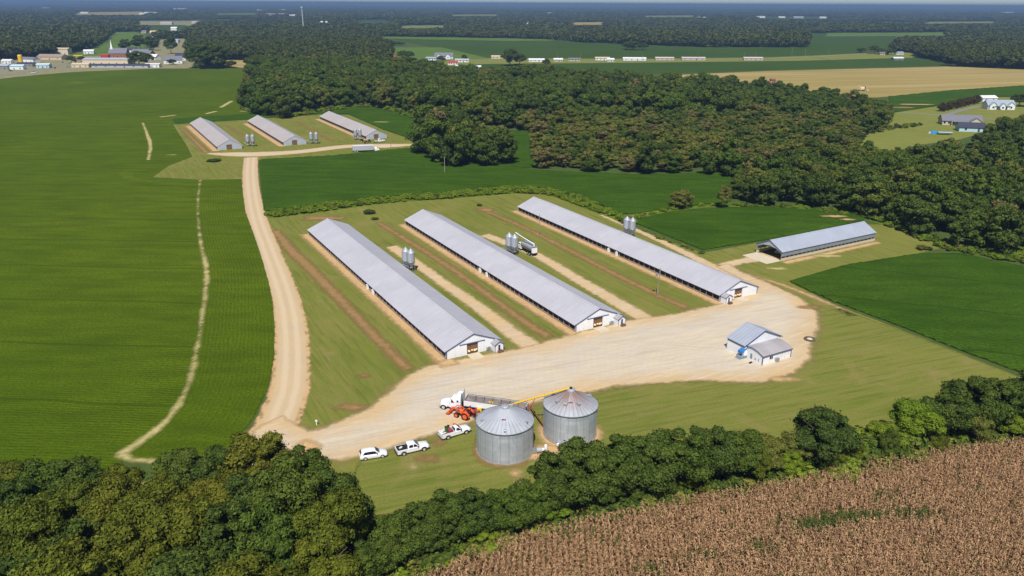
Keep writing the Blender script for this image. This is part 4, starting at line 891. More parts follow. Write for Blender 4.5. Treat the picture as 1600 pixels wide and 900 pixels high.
def pickup(a, b, label, crew, bed):
    c, h = place(a, b); t = thing('pickup_truck', c, h, label, 'pickup truck', 'vehicles parked on the grass')
    L = 6.0 / 2
    MB().loft([section(.35, .95, .45, 1.18), section(1.3, .97, .42, 1.2, .14, .9), section(2.4, .95, .45, 1.12, .14, .84), section(2.85, .88, .5, 1.0, .1, .78)]).build('bonnet', 'white', t, True)
    x0 = -1.05 if crew else -.25
    MB().loft([section(x0, .95, .45, 1.2, .05), section(x0 + .1, .97, .42, 1.22, .05), section(.9, .97, .42, 1.2, .06)]).build('doors', 'white', t)
    MB().loft([section(x0, .88, 1.1, 1.72, .1, .74, mid=.15), section(x0 + .12, .9, 1.1, 1.9, .1, .74, mid=.15), section(-.0, .9, 1.1, 1.93, .1, .75, mid=.15), section(.35, .9, 1.1, 1.86, .1, .74, mid=.15), section(1.15, .9, 1.1, 1.2, .03, .86, mid=.15)]).build('cab', 'white', t, True)
    side_glass(t, [(.02, 1.3), (.85, 1.28), (.32, 1.75), (.02, 1.78)], .905, .78, 1.28, 1.78)
    side_glass(t, [(x0 + .2, 1.3), (-.12, 1.3), (-.12, 1.78), (x0 + .25, 1.74)], .905, .78, 1.28, 1.78)
    MB().add([(1.08, -.74, 1.27), (1.08, .74, 1.27), (.42, .66, 1.82), (.42, -.66, 1.82), (1.12, -.74, 1.29), (1.12, .74, 1.29), (.45, .66, 1.85), (.45, -.66, 1.85)], [(0, 1, 2, 3), (7, 6, 5, 4), (0, 4, 5, 1), (1, 5, 6, 2), (2, 6, 7, 3), (3, 7, 4, 0)]).build('windscreen', 'glass', t)
    MB().box((x0 - .005, 0, 1.5), (.05, 1.25, .4)).build('rear_window', 'glass', t)
    m = MB()
    for s in (-1, 1): m.box(((x0 - 2.95) / 2, s * .9, .86), (2.95 + x0 - .04, .16, .72))
    m.box((-2.93, 0, .86), (.1, 1.95, .7)); m.box(((x0 - 2.9) / 2, 0, .6), (2.85 + x0, 1.66, .1)); b_ = m.build('bed', 'white', t)
    if bed == 'cover':
        MB().box(((x0 - 2.9) / 2, 0, 1.2), (2.75 + x0, 1.72, .07)).build('bed_cover', 'black', t)
        MB().box((-2.2, -.1, 1.3), (.5, .3, .12), .5).box((-1.95, .12, 1.28), (.22, .3, .08), .3).build('feed_bag', 'white') .matrix_world = t.matrix_basis
    for x in (-1.85, 1.85):
        for y in (-.88, .88): wheel(t, x, y, .41, .26)
    m = MB()
    for x in (-1.85, 1.85):
        for s in (-1, 1):
            pts = [(x + .56 * math.cos(a_), .42 + .52 * math.sin(a_)) for a_ in np.linspace(0, math.pi, 9)]
            pts2 = [(x + .46 * math.cos(a_), .42 + .42 * math.sin(a_)) for a_ in np.linspace(0, math.pi, 9)]
            for i in range(8): m.prism([pts[i], pts[i + 1], pts2[i + 1], pts2[i]], lambda u, v, q: (u, s * (.98 + q), v), -.02, .02)
    m.build('wheel_arches', 'black', t)
    for s in (-1, 1):
        MB().box((-2.95, s * .82, .98), (.1, .14, .3)).build('tail_light', 'red', t); MB().box((2.82, s * .68, .92), (.14, .3, .18)).build('headlight', 'feed_bin', t)
        MB().box((.78, s * 1.08, 1.32), (.14, .22, .2)).build('mirror', 'black', t)
    MB().box((2.93, 0, .6), (.14, 1.7, .24)).build('bumper', 'steel', t); MB().box((-3.05, 0, .55), (.16, 1.8, .2)).build('rear_bumper', 'black' if bed == 'cover' else 'steel', t)
    MB().box((2.88, 0, .86), (.05, 1.0, .3)).build('grille', 'black', t)
    return t
p_ = pickup((622, 710), (667, 699.5), 'white crew cab pickup with a black bed cover, between the suv and the service truck', True, 'cover')
for o in bpy.data.objects:
    if o.name.startswith('feed_bag'): tag(o, 'small white bag lying on the black bed cover of the pickup', 'bag')
p2_ = pickup((688, 686), (733.5, 672.5), 'white single cab service truck with loaded open bed beside the clean grain bin', False, 'open')
def inbed(name, build, mat, label, cat):
    o = build.build(name, mat); o.matrix_world = p2_.matrix_basis; return tag(o, label, cat)
inbed('fuel_tank', MB().tube((-.95, -.5, 1.25), (-.95, .5, 1.25), .38, .38, 14).box((-.95, 0, .85), (.6, .9, .2)), 'maroon', 'dull red drum tank behind the cab in the service truck bed', 'tank')
g_ = inbed('green_machine', MB().box((-1.35, .55, 1.35), (.7, .5, .8), .3).tube((-1.4, .6, 1.7), (-1.2, .5, 2.15), .1, .1, 8), 'green', 'green pump unit standing in the service truck bed', 'pump')
MB().box((-1.1, .42, 1.95), (.5, .16, .3), .5).box((-1.55, .62, 1.8), (.2, .5, .2)).build('hose_reel', 'black', g_)
inbed('timber_load', MB().box((-1.8, .0, .72), (1.6, .5, .12), .06).box((-1.9, -.35, .72), (1.3, .12, .1), -.05), 'barn_door', 'brown boards lying in the service truck bed', 'boards')
inbed('orange_jug', MB().box((.05, .42, 2.02), (.5, .3, .12), .2).tube((-.15, .42, 2.0), (-.15, .42, 2.3), .07, .07, 8), 'orange', 'orange jug on the cab roof of the service truck', 'jug')
MB().box((-1.5, .1, .95), (.01, .01, .01))

def semi():
    fr, bk = at(690, 635), at(817, 653.5); d = bk - fr; h = math.atan2(-d.y, -d.x); u = Vector((math.cos(h), math.sin(h), 0))
    c = fr - u * 2.9
    t = thing('semi_truck', c, h, 'white long nosed semi truck standing on the gravel beside the orange tractor', 'truck')
    MB().loft([section(1.0, 1.05, .75, 1.95, .15, .85), section(2.6, 1.0, .75, 1.9, .2, .75), section(3.5, .9, .7, 1.75, .2, .62), section(3.85, .8, .65, 1.5, .15, .55)]).build('bonnet', 'white', t, True)
    for s in (-1, 1): MB().loft([[(x, s * 1.2 - .18, z - .12), (x, s * 1.2 + .04, z - .12), (x, s * 1.2 + .04, z), (x, s * 1.2 - .3, z + .04)] for x, z in ((1.9, .85), (2.2, 1.15), (2.75, 1.28), (3.3, 1.15), (3.75, .8))]).build('mudguard', 'white', t)
    MB().loft([section(-.55, 1.2, .75, 2.75, .15, 1.08), section(.7, 1.2, .75, 2.75, .15, 1.06), section(.95, 1.18, .75, 2.5, .15, 1.0), section(1.25, 1.1, .75, 1.95, .1, .9)]).build('cab', 'white', t, False)
    MB().loft([section(-2.0, 1.22, .8, 3.55, .2, 1.0), section(-.9, 1.22, .8, 3.55, .2, 1.0), section(-.35, 1.22, .8, 3.3, .2, .95), section(.25, 1.15, 2.2, 2.85, .1, .9)]).build('sleeper', 'white', t, False)
    side_glass(t, [(-.3, 1.9), (.62, 1.85), (.6, 2.5), (-.25, 2.5)], 1.21, 1.105, 1.85, 2.5)
    MB().box((-1.2, 1.215, 2.3), (.5, .04, .4)).build('sleeper_window', 'glass', t); MB().box((-1.2, -1.2, 2.3), (.5, .04, .4)).build('sleeper_window', 'glass', t)
    MB().add([(1.2, -.86, 2.0), (1.2, .86, 2.0), (.93, .84, 2.5), (.93, -.84, 2.5), (1.24, -.86, 2.02), (1.24, .86, 2.02), (.97, .84, 2.52), (.97, -.84, 2.52)], [(0, 1, 2, 3), (7, 6, 5, 4), (0, 4, 5, 1), (1, 5, 6, 2), (2, 6, 7, 3), (3, 7, 4, 0)]).build('windscreen', 'glass', t)
    MB().box((3.84, 0, 1.1), (.08, 1.1, .75)).build('grille', 'steel', t); MB().box((3.9, 0, .6), (.2, 2.2, .3)).build('bumper', 'steel', t)
    m = MB()
    for s in (-.42, .42): m.box((-1.6, s, .85), (7.6, .12, .25))
    m.box((-4.4, 0, 1.05), (1.2, .9, .16)); m.build('frame', 'black', t)
    for s in (-1, 1):
        MB().tube((-1.4, s * 1.05, .75), (.6, s * 1.05, .75), .33, .33, 14).build('fuel_tank', 'steel', t)
        MB().tube((-2.15, s * .95, .9), (-2.15, s * .95, 4.0), .09, .09, 10).build('exhaust_stack', 'steel', t)
        MB().box((.95, s * 1.35, 2.1), (.1, .2, .55)).build('mirror', 'white', t)
        wheel(t, 2.1, s * 1.02, .52, .3)
        for x in (-2.7, -3.85): wheel(t, x, s * .98, .52, .5)
    m = MB(); m.box((-2.35, 0, 1.5), (.25, 1.7, .9)); m.build('headboard', 'dark', t)
    for ch_ in t.children:
        if not ch_.name.startswith('wheel'):
            for v in ch_.data.vertices: v.co.x *= .74
    # grain trailer
    c2 = c - u * 3.25
    g = thing('grain_trailer', c2, h, 'pale open topped grain trailer with crossbars, hitched behind the white semi truck', 'trailer')
    L = 12.2; w = 1.25; x1, x0 = 1.1, 1.1 - L; zt, zb = 2.85, 1.55
    m = MB()
    for s in (-1, 1): m.prism([(x0, zb), (x0 + .0, zt), (x1, zt), (x1, zb)], lambda a, b, q: (a, s * (w - .06 + q), b), 0, .06)
    m.box((x1 - .03, 0, (zt + zb) / 2), (.06, 2 * w - .12, zt - zb)); m.box((x0 + .03, 0, (zt + zb) / 2), (.06, 2 * w - .12, zt - zb))
    b = m.build('box', 'white', g)
    for s in (-1, 1): MB().box(((x0 + x1) / 2, s * (w - .085), (zt + zb) / 2 - .05), (L - .2, .04, zt - zb - .1)).build('side_lining', 'load', b)
    m = MB()
    for s in (-1, 1):
        m.box(((x0 + x1) / 2, s * w, zt + .02), (L, .12, .12)); m.box(((x0 + x1) / 2, s * (w + .015), zb + .03), (L, .06, .14))
    for i in range(8): m.box((x0 + i * L / 7 * .985 + .1, 0, zt - .03), (.09, 2 * w - .1, .09))
    m.build('rails', 'steel', b)
    for xa, xb in ((x1 - .1, x1 - 5.6), (x0 + 5.6, x0 + .1)):
        q = [(xa, zb), (xb, zb)]; mid = (xa + xb) / 2; m = MB(); s2 = .35
        T = [(xa, -w + .08, zb), (xa, w - .08, zb), (xb, w - .08, zb), (xb, -w + .08, zb)]; Bm = [(mid + .4, -.35, .55), (mid + .4, .35, .55), (mid - .4, .35, .55), (mid - .4, -.35, .55)]
        m.add(T + Bm, [(0, 1, 5, 4), (1, 2, 6, 5), (2, 3, 7, 6), (3, 0, 4, 7), (4, 5, 6, 7)]); m.build('hopper', 'steel', g)
    gr = MB(); nx, ny = 24, 5; V = []; rr_ = random.Random(2)
    for i in range(nx + 1):
        for j in range(ny + 1): V.append((x0 + .1 + i * (L - .2) / nx, -w + .1 + j * (2 * w - .2) / ny, 1.62 + .18 * rr_.random() + .35 * math.sin(i * .55) ** 2 * math.sin(j / ny * math.pi)))
    gr.add(V, [(i * (ny + 1) + j, (i + 1) * (ny + 1) + j, (i + 1) * (ny + 1) + j + 1, i * (ny + 1) + j + 1) for i in range(nx) for j in range(ny)])
    gr.build('grain', 'load', g, True)
    o = MB().box((-3.9, -.4, 2.2), (.8, .5, .25), .3).build('yellow_spout', 'yellow'); tag(o, 'yellow spout lying over the load of the open grain trailer', 'spout'); o.matrix_world = g.matrix_basis
    m = MB()
    for s in (-.5, .5): m.box(((x0 + x1) / 2, s, 1.35), (L - .3, .12, .2))
    m.build('frame', 'steel', g)
    for x in (x0 + .9, x0 + 2.2):
        for s in (-1, 1): wheel(g, x, s * 1.0, .52, .5)
    m = MB(); m.box((x0 - .05, 0, 1.2), (.1, 2.5, .16)); m.box((x0 - .05, 0, 2.0), (.08, .2, 1.6))
    for s in (-1, 1): m.box((x0 - .05, s * 1.18, 1.9), (.1, .14, 1.5))
    m.build('rear_frame', 'maroon', g)
    for s in (-1, 1): MB().box((1.1 - 3.3, s * .8, .5), (.14, .14, 1.0)).build('landing_leg', 'steel', g)
semi()

def farm_tractor():
    c = at(725, 652); h = math.atan2((at(703, 645) - at(745, 656)).y, (at(703, 645) - at(745, 656)).x)
    t = thing('tractor', c, h, 'orange tractor with front loader between the semi truck and the clean grain bin', 'tractor')
    MB().loft([section(.1, .38, .9, 1.62, .1), section(.9, .38, .85, 1.58, .12, .32), section(1.65, .34, .8, 1.42, .12, .28), section(1.8, .28, .85, 1.3, .08, .22)]).build('bonnet', 'orange', t, True)
    MB().span((-1.1, -.3, .6), (1.6, .3, .9)).build('chassis', 'dark', t)
    for s in (-1, 1):
        w_ = wheel(t, -.75, s * .85, .78, .48, 'orange', 22); wheel(t, 1.25, s * .75, .52, .34, 'orange')
        m = MB()
        for i in range(7):
            a0, a1 = math.pi * (.12 + .13 * i), math.pi * (.12 + .13 * (i + 1)); f = lambda a, r: (-.75 + r * math.cos(a), .78 + r * math.sin(a))
            m.prism([f(a0, .84), f(a1, .84), f(a1, .89), f(a0, .89)], lambda u, v, q: (u, s * (.6 + q), v), 0, .5)
        m.build('mudguard', 'orange', t)
        MB().tube((-1.15, s * .55, 1.3), (-1.2, s * .5, 2.6), .05, .05, 8).build('roll_bar_post', 'dark', t)
        MB().path([(.25, s * .62, 1.0), (.55, s * .62, 1.75), (1.7, s * .62, 1.9), (2.75, s * .55, .95)], .09, 8).build('loader_arm', 'orange', t)
        MB().tube((.5, s * .62, 1.1), (1.6, s * .62, 1.8), .045, .045, 6).build('loader_ram', 'steel', t)
    MB().tube((-1.2, -.52, 2.6), (-1.2, .52, 2.6), .05, .05, 8).build('roll_bar', 'dark', t)
    m = MB(); m.box((-.75, 0, 1.25), (.5, .5, .14)); m.box((-.98, 0, 1.5), (.12, .5, .45)); m.build('seat', 'maroon', t)
    MB().span((-1.0, -.55, 1.02), (.1, .55, 1.12)).build('platform', 'orange', t)
    MB().tube((.05, 0, 1.3), (-.2, 0, 1.6), .03, .03, 6).lathe([(.2, 0), (.23, .03), (.2, .05)], 14, (-.2, 0, 1.6)).build('steering_wheel', 'black', t)
    m = MB(); m.prism([(2.75, 1.25), (2.8, .45), (3.45, .35), (3.5, .42), (2.9, .55), (2.85, 1.25)], lambda u, v, q: (u, q, v), -.9, .9)
    for s in (-1, 1): m.prism([(2.8, 1.2), (2.8, .45), (3.45, .4)], lambda u, v, q: (u, s * (.9 + q), v), 0, .03)
    m.build('loader_bucket', 'orange', t); MB().tube((1.1, .25, 1.5), (1.1, .25, 2.2), .04, .04, 8).build('exhaust_pipe', 'dark', t)
    MB().box((3.5, 0, .38), (.14, 1.84, .06)).build('cutting_edge', 'dark', t)
farm_tractor()
# grain auger: hopper on the ground by the tractor, tube up to the peak of the rusty bin
a0 = at(746, 647, 0.7); pk = BIN2 + Vector((-.2, 0, 9.25)); d_ = pk - a0
t = thing('grain_auger', (a0.x, a0.y, 0), 0, 'long yellow tube auger on red wheels reaching up to the rust streaked bin', 'auger')
L_ = lambda v: Vector(v) - Vector((a0.x, a0.y, 0))
MB().tube(L_(a0), L_(pk), .17, .17, 12).build('tube', 'yellow', t)
m = MB(); m.box(L_(pk + Vector((.15, 0, -.15))), (.5, .45, .6)); m.build('discharge_head', 'black', t)
m = MB(); m.add([(-.9, -.7, .75), (.7, -.7, .75), (.7, .7, .75), (-.9, .7, .75), (-.4, -.25, .2), (.3, -.25, .2), (.3, .25, .2), (-.4, .25, .2)], [(0, 1, 5, 4), (1, 2, 6, 5), (2, 3, 7, 6), (3, 0, 4, 7), (4, 5, 6, 7)]); m.build('intake_hopper', 'maroon', t)
MB().box((.3, .55, 1.4), (.8, .6, .5), .4).box((.5, .5, 1.0), (.4, .4, .5)).build('gear_box', 'yellow', t)
ax_pt = a0 + d_ * .5; base = Vector((ax_pt.x, ax_pt.y, 0)); side = Vector((-d_.y, d_.x, 0)).normalized()
m = MB()
for s in (-1, 1):
    m.tube(L_(base + side * s * 1.3 + Vector((0, 0, .5))), L_(ax_pt + d_ * .14), .06, .06, 6); m.tube(L_(base + side * s * 1.3 + Vector((0, 0, .5))), L_(a0 + d_ * .22), .06, .06, 6)
m.tube(L_(base + side * 1.3 + Vector((0, 0, .5))), L_(base - side * 1.3 + Vector((0, 0, .5))), .06, .06, 6); m.build('undercarriage', 'red', t)
for s in (-1, 1):
    q = base + side * s * 1.45; p_ = MB().tube(L_(q + Vector((0, 0, .4)) - side * .11), L_(q + Vector((0, 0, .4)) + side * .11), .4, .4, 16).build('wheel', 'black', t)
    MB().tube(L_(q + Vector((0, 0, .4)) - side * .13), L_(q + Vector((0, 0, .4)) + side * .13), .24, .24, 12).build('rim', 'red', p_)
# unloading pipe out of the rusty bin, red hand cart by the tractor
t = thing('unloading_pipe', at(828, 643), 0, 'dark horizontal pipe running out from the rust streaked bin over the gravel', 'pipe')
q0, q1 = Vector((0, 0, 1.3)), (BIN2 + Vector((-4.7, 1.0, .8))) - at(828, 643)
MB().tube(q0, q1, .14, .14, 10).build('pipe', 'rust', t); MB().tube((0, 0, 0), (0, 0, 1.2), .05, .05, 6).box((0, 0, .03), (.5, .5, .06)).build('prop', 'steel', t)
t = thing('seed_cart', at(742, 652.5), .7, 'small faded red implement with drawbar standing behind the orange tractor', 'implement')
MB().add([(-.8, -.6, 1.5), (.8, -.6, 1.5), (.8, .6, 1.5), (-.8, .6, 1.5), (-.3, -.3, .7), (.3, -.3, .7), (.3, .3, .7), (-.3, .3, .7)], [(0, 1, 5, 4), (1, 2, 6, 5), (2, 3, 7, 6), (3, 0, 4, 7), (4, 5, 6, 7)]).build('hopper', 'maroon', t)
m = MB(); m.box((0, 0, .6), (1.6, .12, .12)).tube((.6, 0, .6), (1.7, 0, .5), .05, .05, 6); m.build('drawbar', 'red', t)
for s in (-1, 1): wheel(t, -.2, s * .7, .4, .2, 'rim')

def feed_truck():
    rear = at(836, 401); t = thing('feed_truck', rear + AX * 4.6, math.atan2(AX.y, AX.x), 'silver bulk feed truck with raised auger boom beside the pair of feed bins', 'truck')
    m = MB()
    m.loft([[(x, -1.2, 2.4), (x, -1.15, 2.95), (x, -.7, 3.25), (x, .7, 3.25), (x, 1.15, 2.95), (x, 1.2, 2.4), (x, .35, 1.15), (x, -.35, 1.15)] for x in (-3.9, 2.4)]); b = m.build('feed_body', 'feed_bin', t)
    m = MB()
    for i in range(7): x = -3.9 + i * 1.05; m.loft([[(x - .04, -1.23, 2.4), (x - .04, -1.18, 2.97), (x - .04, -.72, 3.28), (x - .04, .72, 3.28), (x - .04, 1.18, 2.97), (x - .04, 1.23, 2.4)], [(x + .04, -1.23, 2.4), (x + .04, -1.18, 2.97), (x + .04, -.72, 3.28), (x + .04, .72, 3.28), (x + .04, 1.18, 2.97), (x + .04, 1.23, 2.4)]])
    m.build('ribs', 'steel', b)
    MB().box((-.2, 0, .85), (8.6, .9, .25)).build('frame', 'black', t); MB().box((-4.15, 0, 1.8), (.35, 1.9, 1.5)).build('rear_gear', 'white', t)
    MB().loft([section(2.7, 1.15, .7, 2.7, .15, 1.0), section(3.9, 1.15, .7, 2.7, .15, 1.0), section(4.3, 1.1, .7, 1.8, .1, .95), section(5.5, .95, .65, 1.6, .15, .8)]).build('cab', 'white', t)
    side_glass(t, [(3.0, 1.8), (3.95, 1.75), (3.85, 2.4), (3.0, 2.4)], 1.12, 1.05, 1.75, 2.4)
    MB().box((4.12, 0, 2.2), (.1, 1.8, .7)).build('windscreen', 'glass', t)
    for s in (-1, 1):
        wheel(t, 4.6, s * .98, .5, .3)
        for x in (-2.9, -1.7): wheel(t, x, s * .95, .5, .5)
        MB().box((-4.35, s * .9, 1.15), (.08, .25, .3)).build('tail_light', 'red', t)
    MB().tube((-4.2, .2, 3.2), (-4.2, .2, 4.2), .2, .2, 10).build('boom_turret', 'white', t)
    tip = Vector((5.0, 1.6, 5.6)); MB().tube((-4.2, .2, 4.0), tip, .2, .17, 10).build('boom', 'white', t)
    m = MB(); m.tube((-3.4, .26, 4.55), tip + Vector((-1, -.2, -.1)), .09, .09, 6); m.tube(tip, tip + Vector((.1, 0, -.8)), .16, .14, 8); m.build('boom_brace', 'black', t)
feed_truck()
def box_trailer():
    c, h = place((551, 238), (584, 236.5)); t = thing('box_trailer', c, h, 'long grey van trailer with open frame on the far farm gravel', 'trailer')
    MB().span((-5.5, -1.25, 1.1), (5.5, 1.25, 3.4)).build('box', 'pale_wall', t); MB().span((-5.45, -1.15, 3.4), (5.45, 1.15, 3.46)).build('roof', 'white', t)
    for s in (-1, 1):
        for x in (-4.4, -3.2): wheel(t, x, s * .95, .5, .4)
        MB().box((3.6, s * .8, .55), (.15, .15, 1.1)).build('landing_leg', 'steel', t)
    m = MB(); m.loft([section(6.0, 1.2, .5, 2.3, .15, 1.0), section(7.1, 1.2, .5, 2.3, .15, 1.0), section(7.5, 1.15, .5, 1.4, .1, 1.0), section(8.4, .95, .5, 1.3, .1, .8)]); m.build('cab', 'white', t)
    wheel(t, 7.7, .98, .45, .3); wheel(t, 7.7, -.98, .45, .3)
box_trailer()
c, h = place((587, 222.5), (600, 221.5)); c0 = p_.name
t = dup(bpy.data.objects['pickup_truck'], c, h, 'white pickup standing before the gable of the far poultry house', 'vehicles at the far farm'); t['category'] = 'pickup truck'
for i, (px, m_) in enumerate((((566, 222), 'dark'), ((572, 224), 'rust'), ((577, 222.5), 'black'))):
    t = thing('farm_implement', at(*px), i, ('low dark', 'low rusty', 'black wheeled')[i] + ' implement parked by the feed bins of the far farm', 'implement')
    MB().box((0, 0, 1.0), (1.8, .9, .5)).tube((.8, 0, .9), (2.2, 0, .5), .07, .07, 6).box((-.4, 0, 1.5), (.6, .7, .6)).build('body', m_, t)
    for s in (-1, 1): wheel(t, -.3, s * .65, .5, .25)

# ------------------------------------------------------------------ poles
def pole(px, h, label, arm=True, extra=False, lean=0.0, r=.17, grp='utility poles'):
    t = thing('utility_pole', at(*px), random.Random(px[0]).uniform(0, 3), label, 'utility pole', grp)
    MB().tube((0, 0, 0), (lean, 0, h), r, r * .65, 8).build('post', 'wood_pole', t)
    if arm:
        MB().box((lean * .95, .12, h - .6), (1.8, .1, .12)).build('crossarm', 'wood_pole', t)
        for x in (-.75, .75): MB().lathe([(.05, 0), (.07, .1), (.03, .2)], 8, (lean + x, .12, h - .54)).build('insulator', 'feed_bin', t)
    if extra:
        MB().lathe([(.02, 0), (.3, .02), (.3, .85), (.1, .95), (.02, .96)], 12, (-.42, 0, h - 2.2)).build('transformer', 'steel', t)
        MB().box((.22, 0, 1.5), (.3, .45, .7)).build('meter_box', 'steel', t)
pole((1026, 463), 8.0, 'wooden utility pole on the red dirt strip between two poultry houses', False, True, .5)
pole((842.5, 369), 7.8, 'slim utility pole before the roof of the poultry house by the weeds', False, False, 0, .12)
pole((695, 272), 8.2, 'pale utility pole standing alone in the dark soybeans', True, False, 0, .2)
pole((611, 233), 9, 'utility pole at the far end of the far farm gravel', False)
for i, x in enumerate((815, 871, 907, 1003, 1090, 1162, 1180, 1237, 1258, 1294, 1357)):
    pole((x, 96 - (x - 815) * .006 - (6 if x > 1230 else 0)), 11, 'thin utility pole along the country road, %s' % ('beside the mobile homes' if x < 1200 else 'past the last mobile home'), True, grp='utility poles along the country road' + (' by the homes' if x < 1200 else ' beyond the homes'))
t = thing('gate_post', at(495, 664), 0, 'short white marker post on the grass beside the driveway', 'post'); MB().box((0, 0, .4), (.16, .12, .8)).build('post', 'white', t); MB().box((0, -.05, .92), (.4, .22, .26)).build('box', 'white', t)
t = thing('radio_mast', at(474.6, 52), 0, 'tall slender mast rising above the far woods', 'mast'); m = MB()
for a in (0, 2.1, 4.2): m.tube((1.1 * math.cos(a), 1.1 * math.sin(a), 0), (.5 * math.cos(a), .5 * math.sin(a), 62), .42, .34, 5)
for i in range(20): m.tube((1.0, 0, i * 3 + 1), (-.5, .8, i * 3 + 3), .1, .1, 4)
m.build('lattice', 'white', t); MB().lathe([(2.6, 62), (2.8, 63.6), (2.4, 64)], 12).build('antenna_ring', 'white', t)
# ------------------------------------------------------------------ houses, village
def house(name, px, W, L, he, hr, rz, wall, roof, label, cat='house', group=None, wins=4, door=True, over=.5, porch=False, chimney=False, flat=False, z=0):
    """L along local x (the ridge), W across; windows along the camera side"""
    t = thing(name, at(*px) if isinstance(px, tuple) else px, rz, label, cat, group)
    YZ = lambda u, v, q: (q, u, v); w = W / 2
    if flat:
        MB().span((-L / 2, -w, 0), (L / 2, w, he)).build('wall', wall, t)
        m = MB().span((-L / 2 - .2, -w - .2, he), (L / 2 + .2, w + .2, he + .35)); m.build('roof', roof, t)
    else:
        k = (hr - he) / w
        MB().prism([(-w, 0), (w, 0), (w, he), (0, hr - .05), (-w, he)], YZ, -L / 2, L / 2).build('wall', wall, t)
        m = MB()
        for s in (-1, 1): m.prism([(s * (w + over), he - over * k + .02), (0, hr), (0, hr + .18), (s * (w + over), he - over * k + .2)][::s], YZ, -L / 2 - over, L / 2 + over)
        r = m.build('roof', roof, t)
        if chimney: MB().box((L * .2, .4, hr + .3), (.8, .8, 1.6)).build('chimney', 'brick', r)
    for i in range(wins):
        x = -L / 2 + (i + .5) * L / wins
        if door and i == wins // 2: MB().box((x, -w - .03, 1.05), (1.1, .08, 2.1)).build('door', 'bluedoor', t)
        else:
            p = MB().box((x, -w - .03, min(1.6, he * .6)), (1.2, .08, 1.2)).build('window', 'glass', t)
            MB().box((x, -w - .05, min(1.6, he * .6) - .68), (1.5, .12, .12)).build('sill', 'white', p)
    if porch:
        m = MB().prism([(-w - 2.2, he - .5), (-w - .02, he + .1), (-w - .02, he + .22), (-w - 2.2, he - .38)], YZ, -L * .3, L * .3); pr = m.build('porch_roof', roof, t)
        m = MB()
        for i in range(4): m.box((-L * .28 + i * L * .187, -w - 2.0, (he - .45) / 2), (.2, .2, he - .45))
        m.build('porch_posts', 'white', pr)
    return t
def wing(t, x, y, W, D, he, hr, wall, roof):
    """gabled wing whose gable faces local -y"""
    m = MB(); m.prism([(-W / 2, 0), (W / 2, 0), (W / 2, he), (0, hr - .05), (-W / 2, he)], lambda u, v, q: (x + u, y - q, v), 0, D); m.build('wing_wall', wall, t)
    m = MB()
    for s in (-1, 1): m.prism([(s * (W / 2 + .4), he - .25), (0, hr), (0, hr + .15), (s * (W / 2 + .4), he - .1)], lambda u, v, q: (x + u, y - q, v), -.5, D + .4)
    m.build('wing_roof', roof, t)
    p = MB().box((x, y - D - .03, he * .55), (1.3, .08, 1.3)).build('window', 'glass', t)
def car(px, rz, mat, label, grp, L=4.6, h=1.5, cat='car'):
    t = thing('parked_car', at(*px), rz, label, cat, grp)
    MB().loft([section(-L / 2, .85, .35, .9, .1), section(-L * .3, .9, .3, .95), section(L * .35, .9, .3, .92), section(L / 2, .8, .35, .75, .1)]).build('body', mat, t, True)
    MB().loft([section(-L * .4, .78, .85, 1.0, .05), section(-L * .28, .8, .85, h, .1, .65), section(L * .05, .8, .85, h, .1, .65), section(L * .25, .78, .85, .95, .05)]).build('cabin', 'glass', t, True)
    for x in (-L * .31, L * .31):
        for s in (-.78, .78): MB().tube((x, s - .12, .34), (x, s + .12, .34), .34, .34, 10).build('wheel', 'black', t)
# houses at the right
h1 = house('farmhouse', (1559, 170), 9, 20, 3.2, 6.6, R(-3), 'white', 'shingle_pale', 'long white farmhouse with pale blue grey roof and three front gables', 'house', wins=8, porch=True)
for x, W in ((-6.8, 5), (6.6, 5.5)): wing(h1, x, -4.4, W, 1.6, 3.2, 5.6, 'white', 'shingle_pale')
wing(h1, 0, -4.4, 3.6, 2.4, 3.0, 5.0, 'white', 'shingle_pale')
m = MB(); m.box((-2.0, -6.6, .4), (1.0, 1.2, .8)); m.box((-2.0, -7.4, .2), (1.0, .6, .4)); m.build('front_steps', 'brick', h1)
house('garage', (1541, 158), 8, 13, 3, 4.6, R(8), 'white', 'white', 'white metal garage behind the long white farmhouse', 'garage', wins=2)
h2 = house('ranch_house', (1499, 194.5), 9.5, 24, 3, 6.2, R(-12), 'tan_wall', 'shingle', 'tan ranch house with dark grey shingle roof beside the lane', 'house', wins=9, porch=True)
wing(h2, 7.6, -4.5, 7, 2.4, 3, 5.2, 'tan_wall', 'shingle')
house('garage', (1515, 204.5), 8.5, 15, 2.8, 5.2, R(-12), 'skyblue', 'shingle_dark', 'garage with dark blue black roof next to the tan ranch house', 'garage', wins=2)
t = thing('boat', at(1476, 210.5), R(-8), 'long grey boat lying on the lawn below the ranch house', 'boat')
MB().loft([[(x, -w, 1.5), (x, -w * .8, .7), (x, 0, .45), (x, w * .8, .7), (x, w, 1.5)] for x, w in ((-4.2, 1.1), (-2, 1.25), (1.5, 1.2), (3.4, .7), (4.6, .12))]).build('hull', 'steel', t)
MB().loft([[(x, -w, 1.48), (x, 0, 1.75), (x, w, 1.48)] for x, w in ((-4.1, 1.12), (-2, 1.28), (1.5, 1.22), (3.4, .72), (4.5, .14))]).build('cover', 'skyblue', t)
m = MB(); m.box((-.5, 0, .4), (6, .2, .14)); m.build('cradle', 'steel', t)
t = thing('tarp_heap', at(1459, 208.5), .3, 'blue tarpaulin heap on the lawn beside the grey boat', 'tarpaulin')
MB().lathe([(2.8, .0), (2.5, .9), (1.5, 1.5), (.02, 1.7)], 9).build('tarp', 'tarp', t); MB().box((-2.6, .6, .5), (1.2, .9, 1.0)).build('crate', 'white', t)
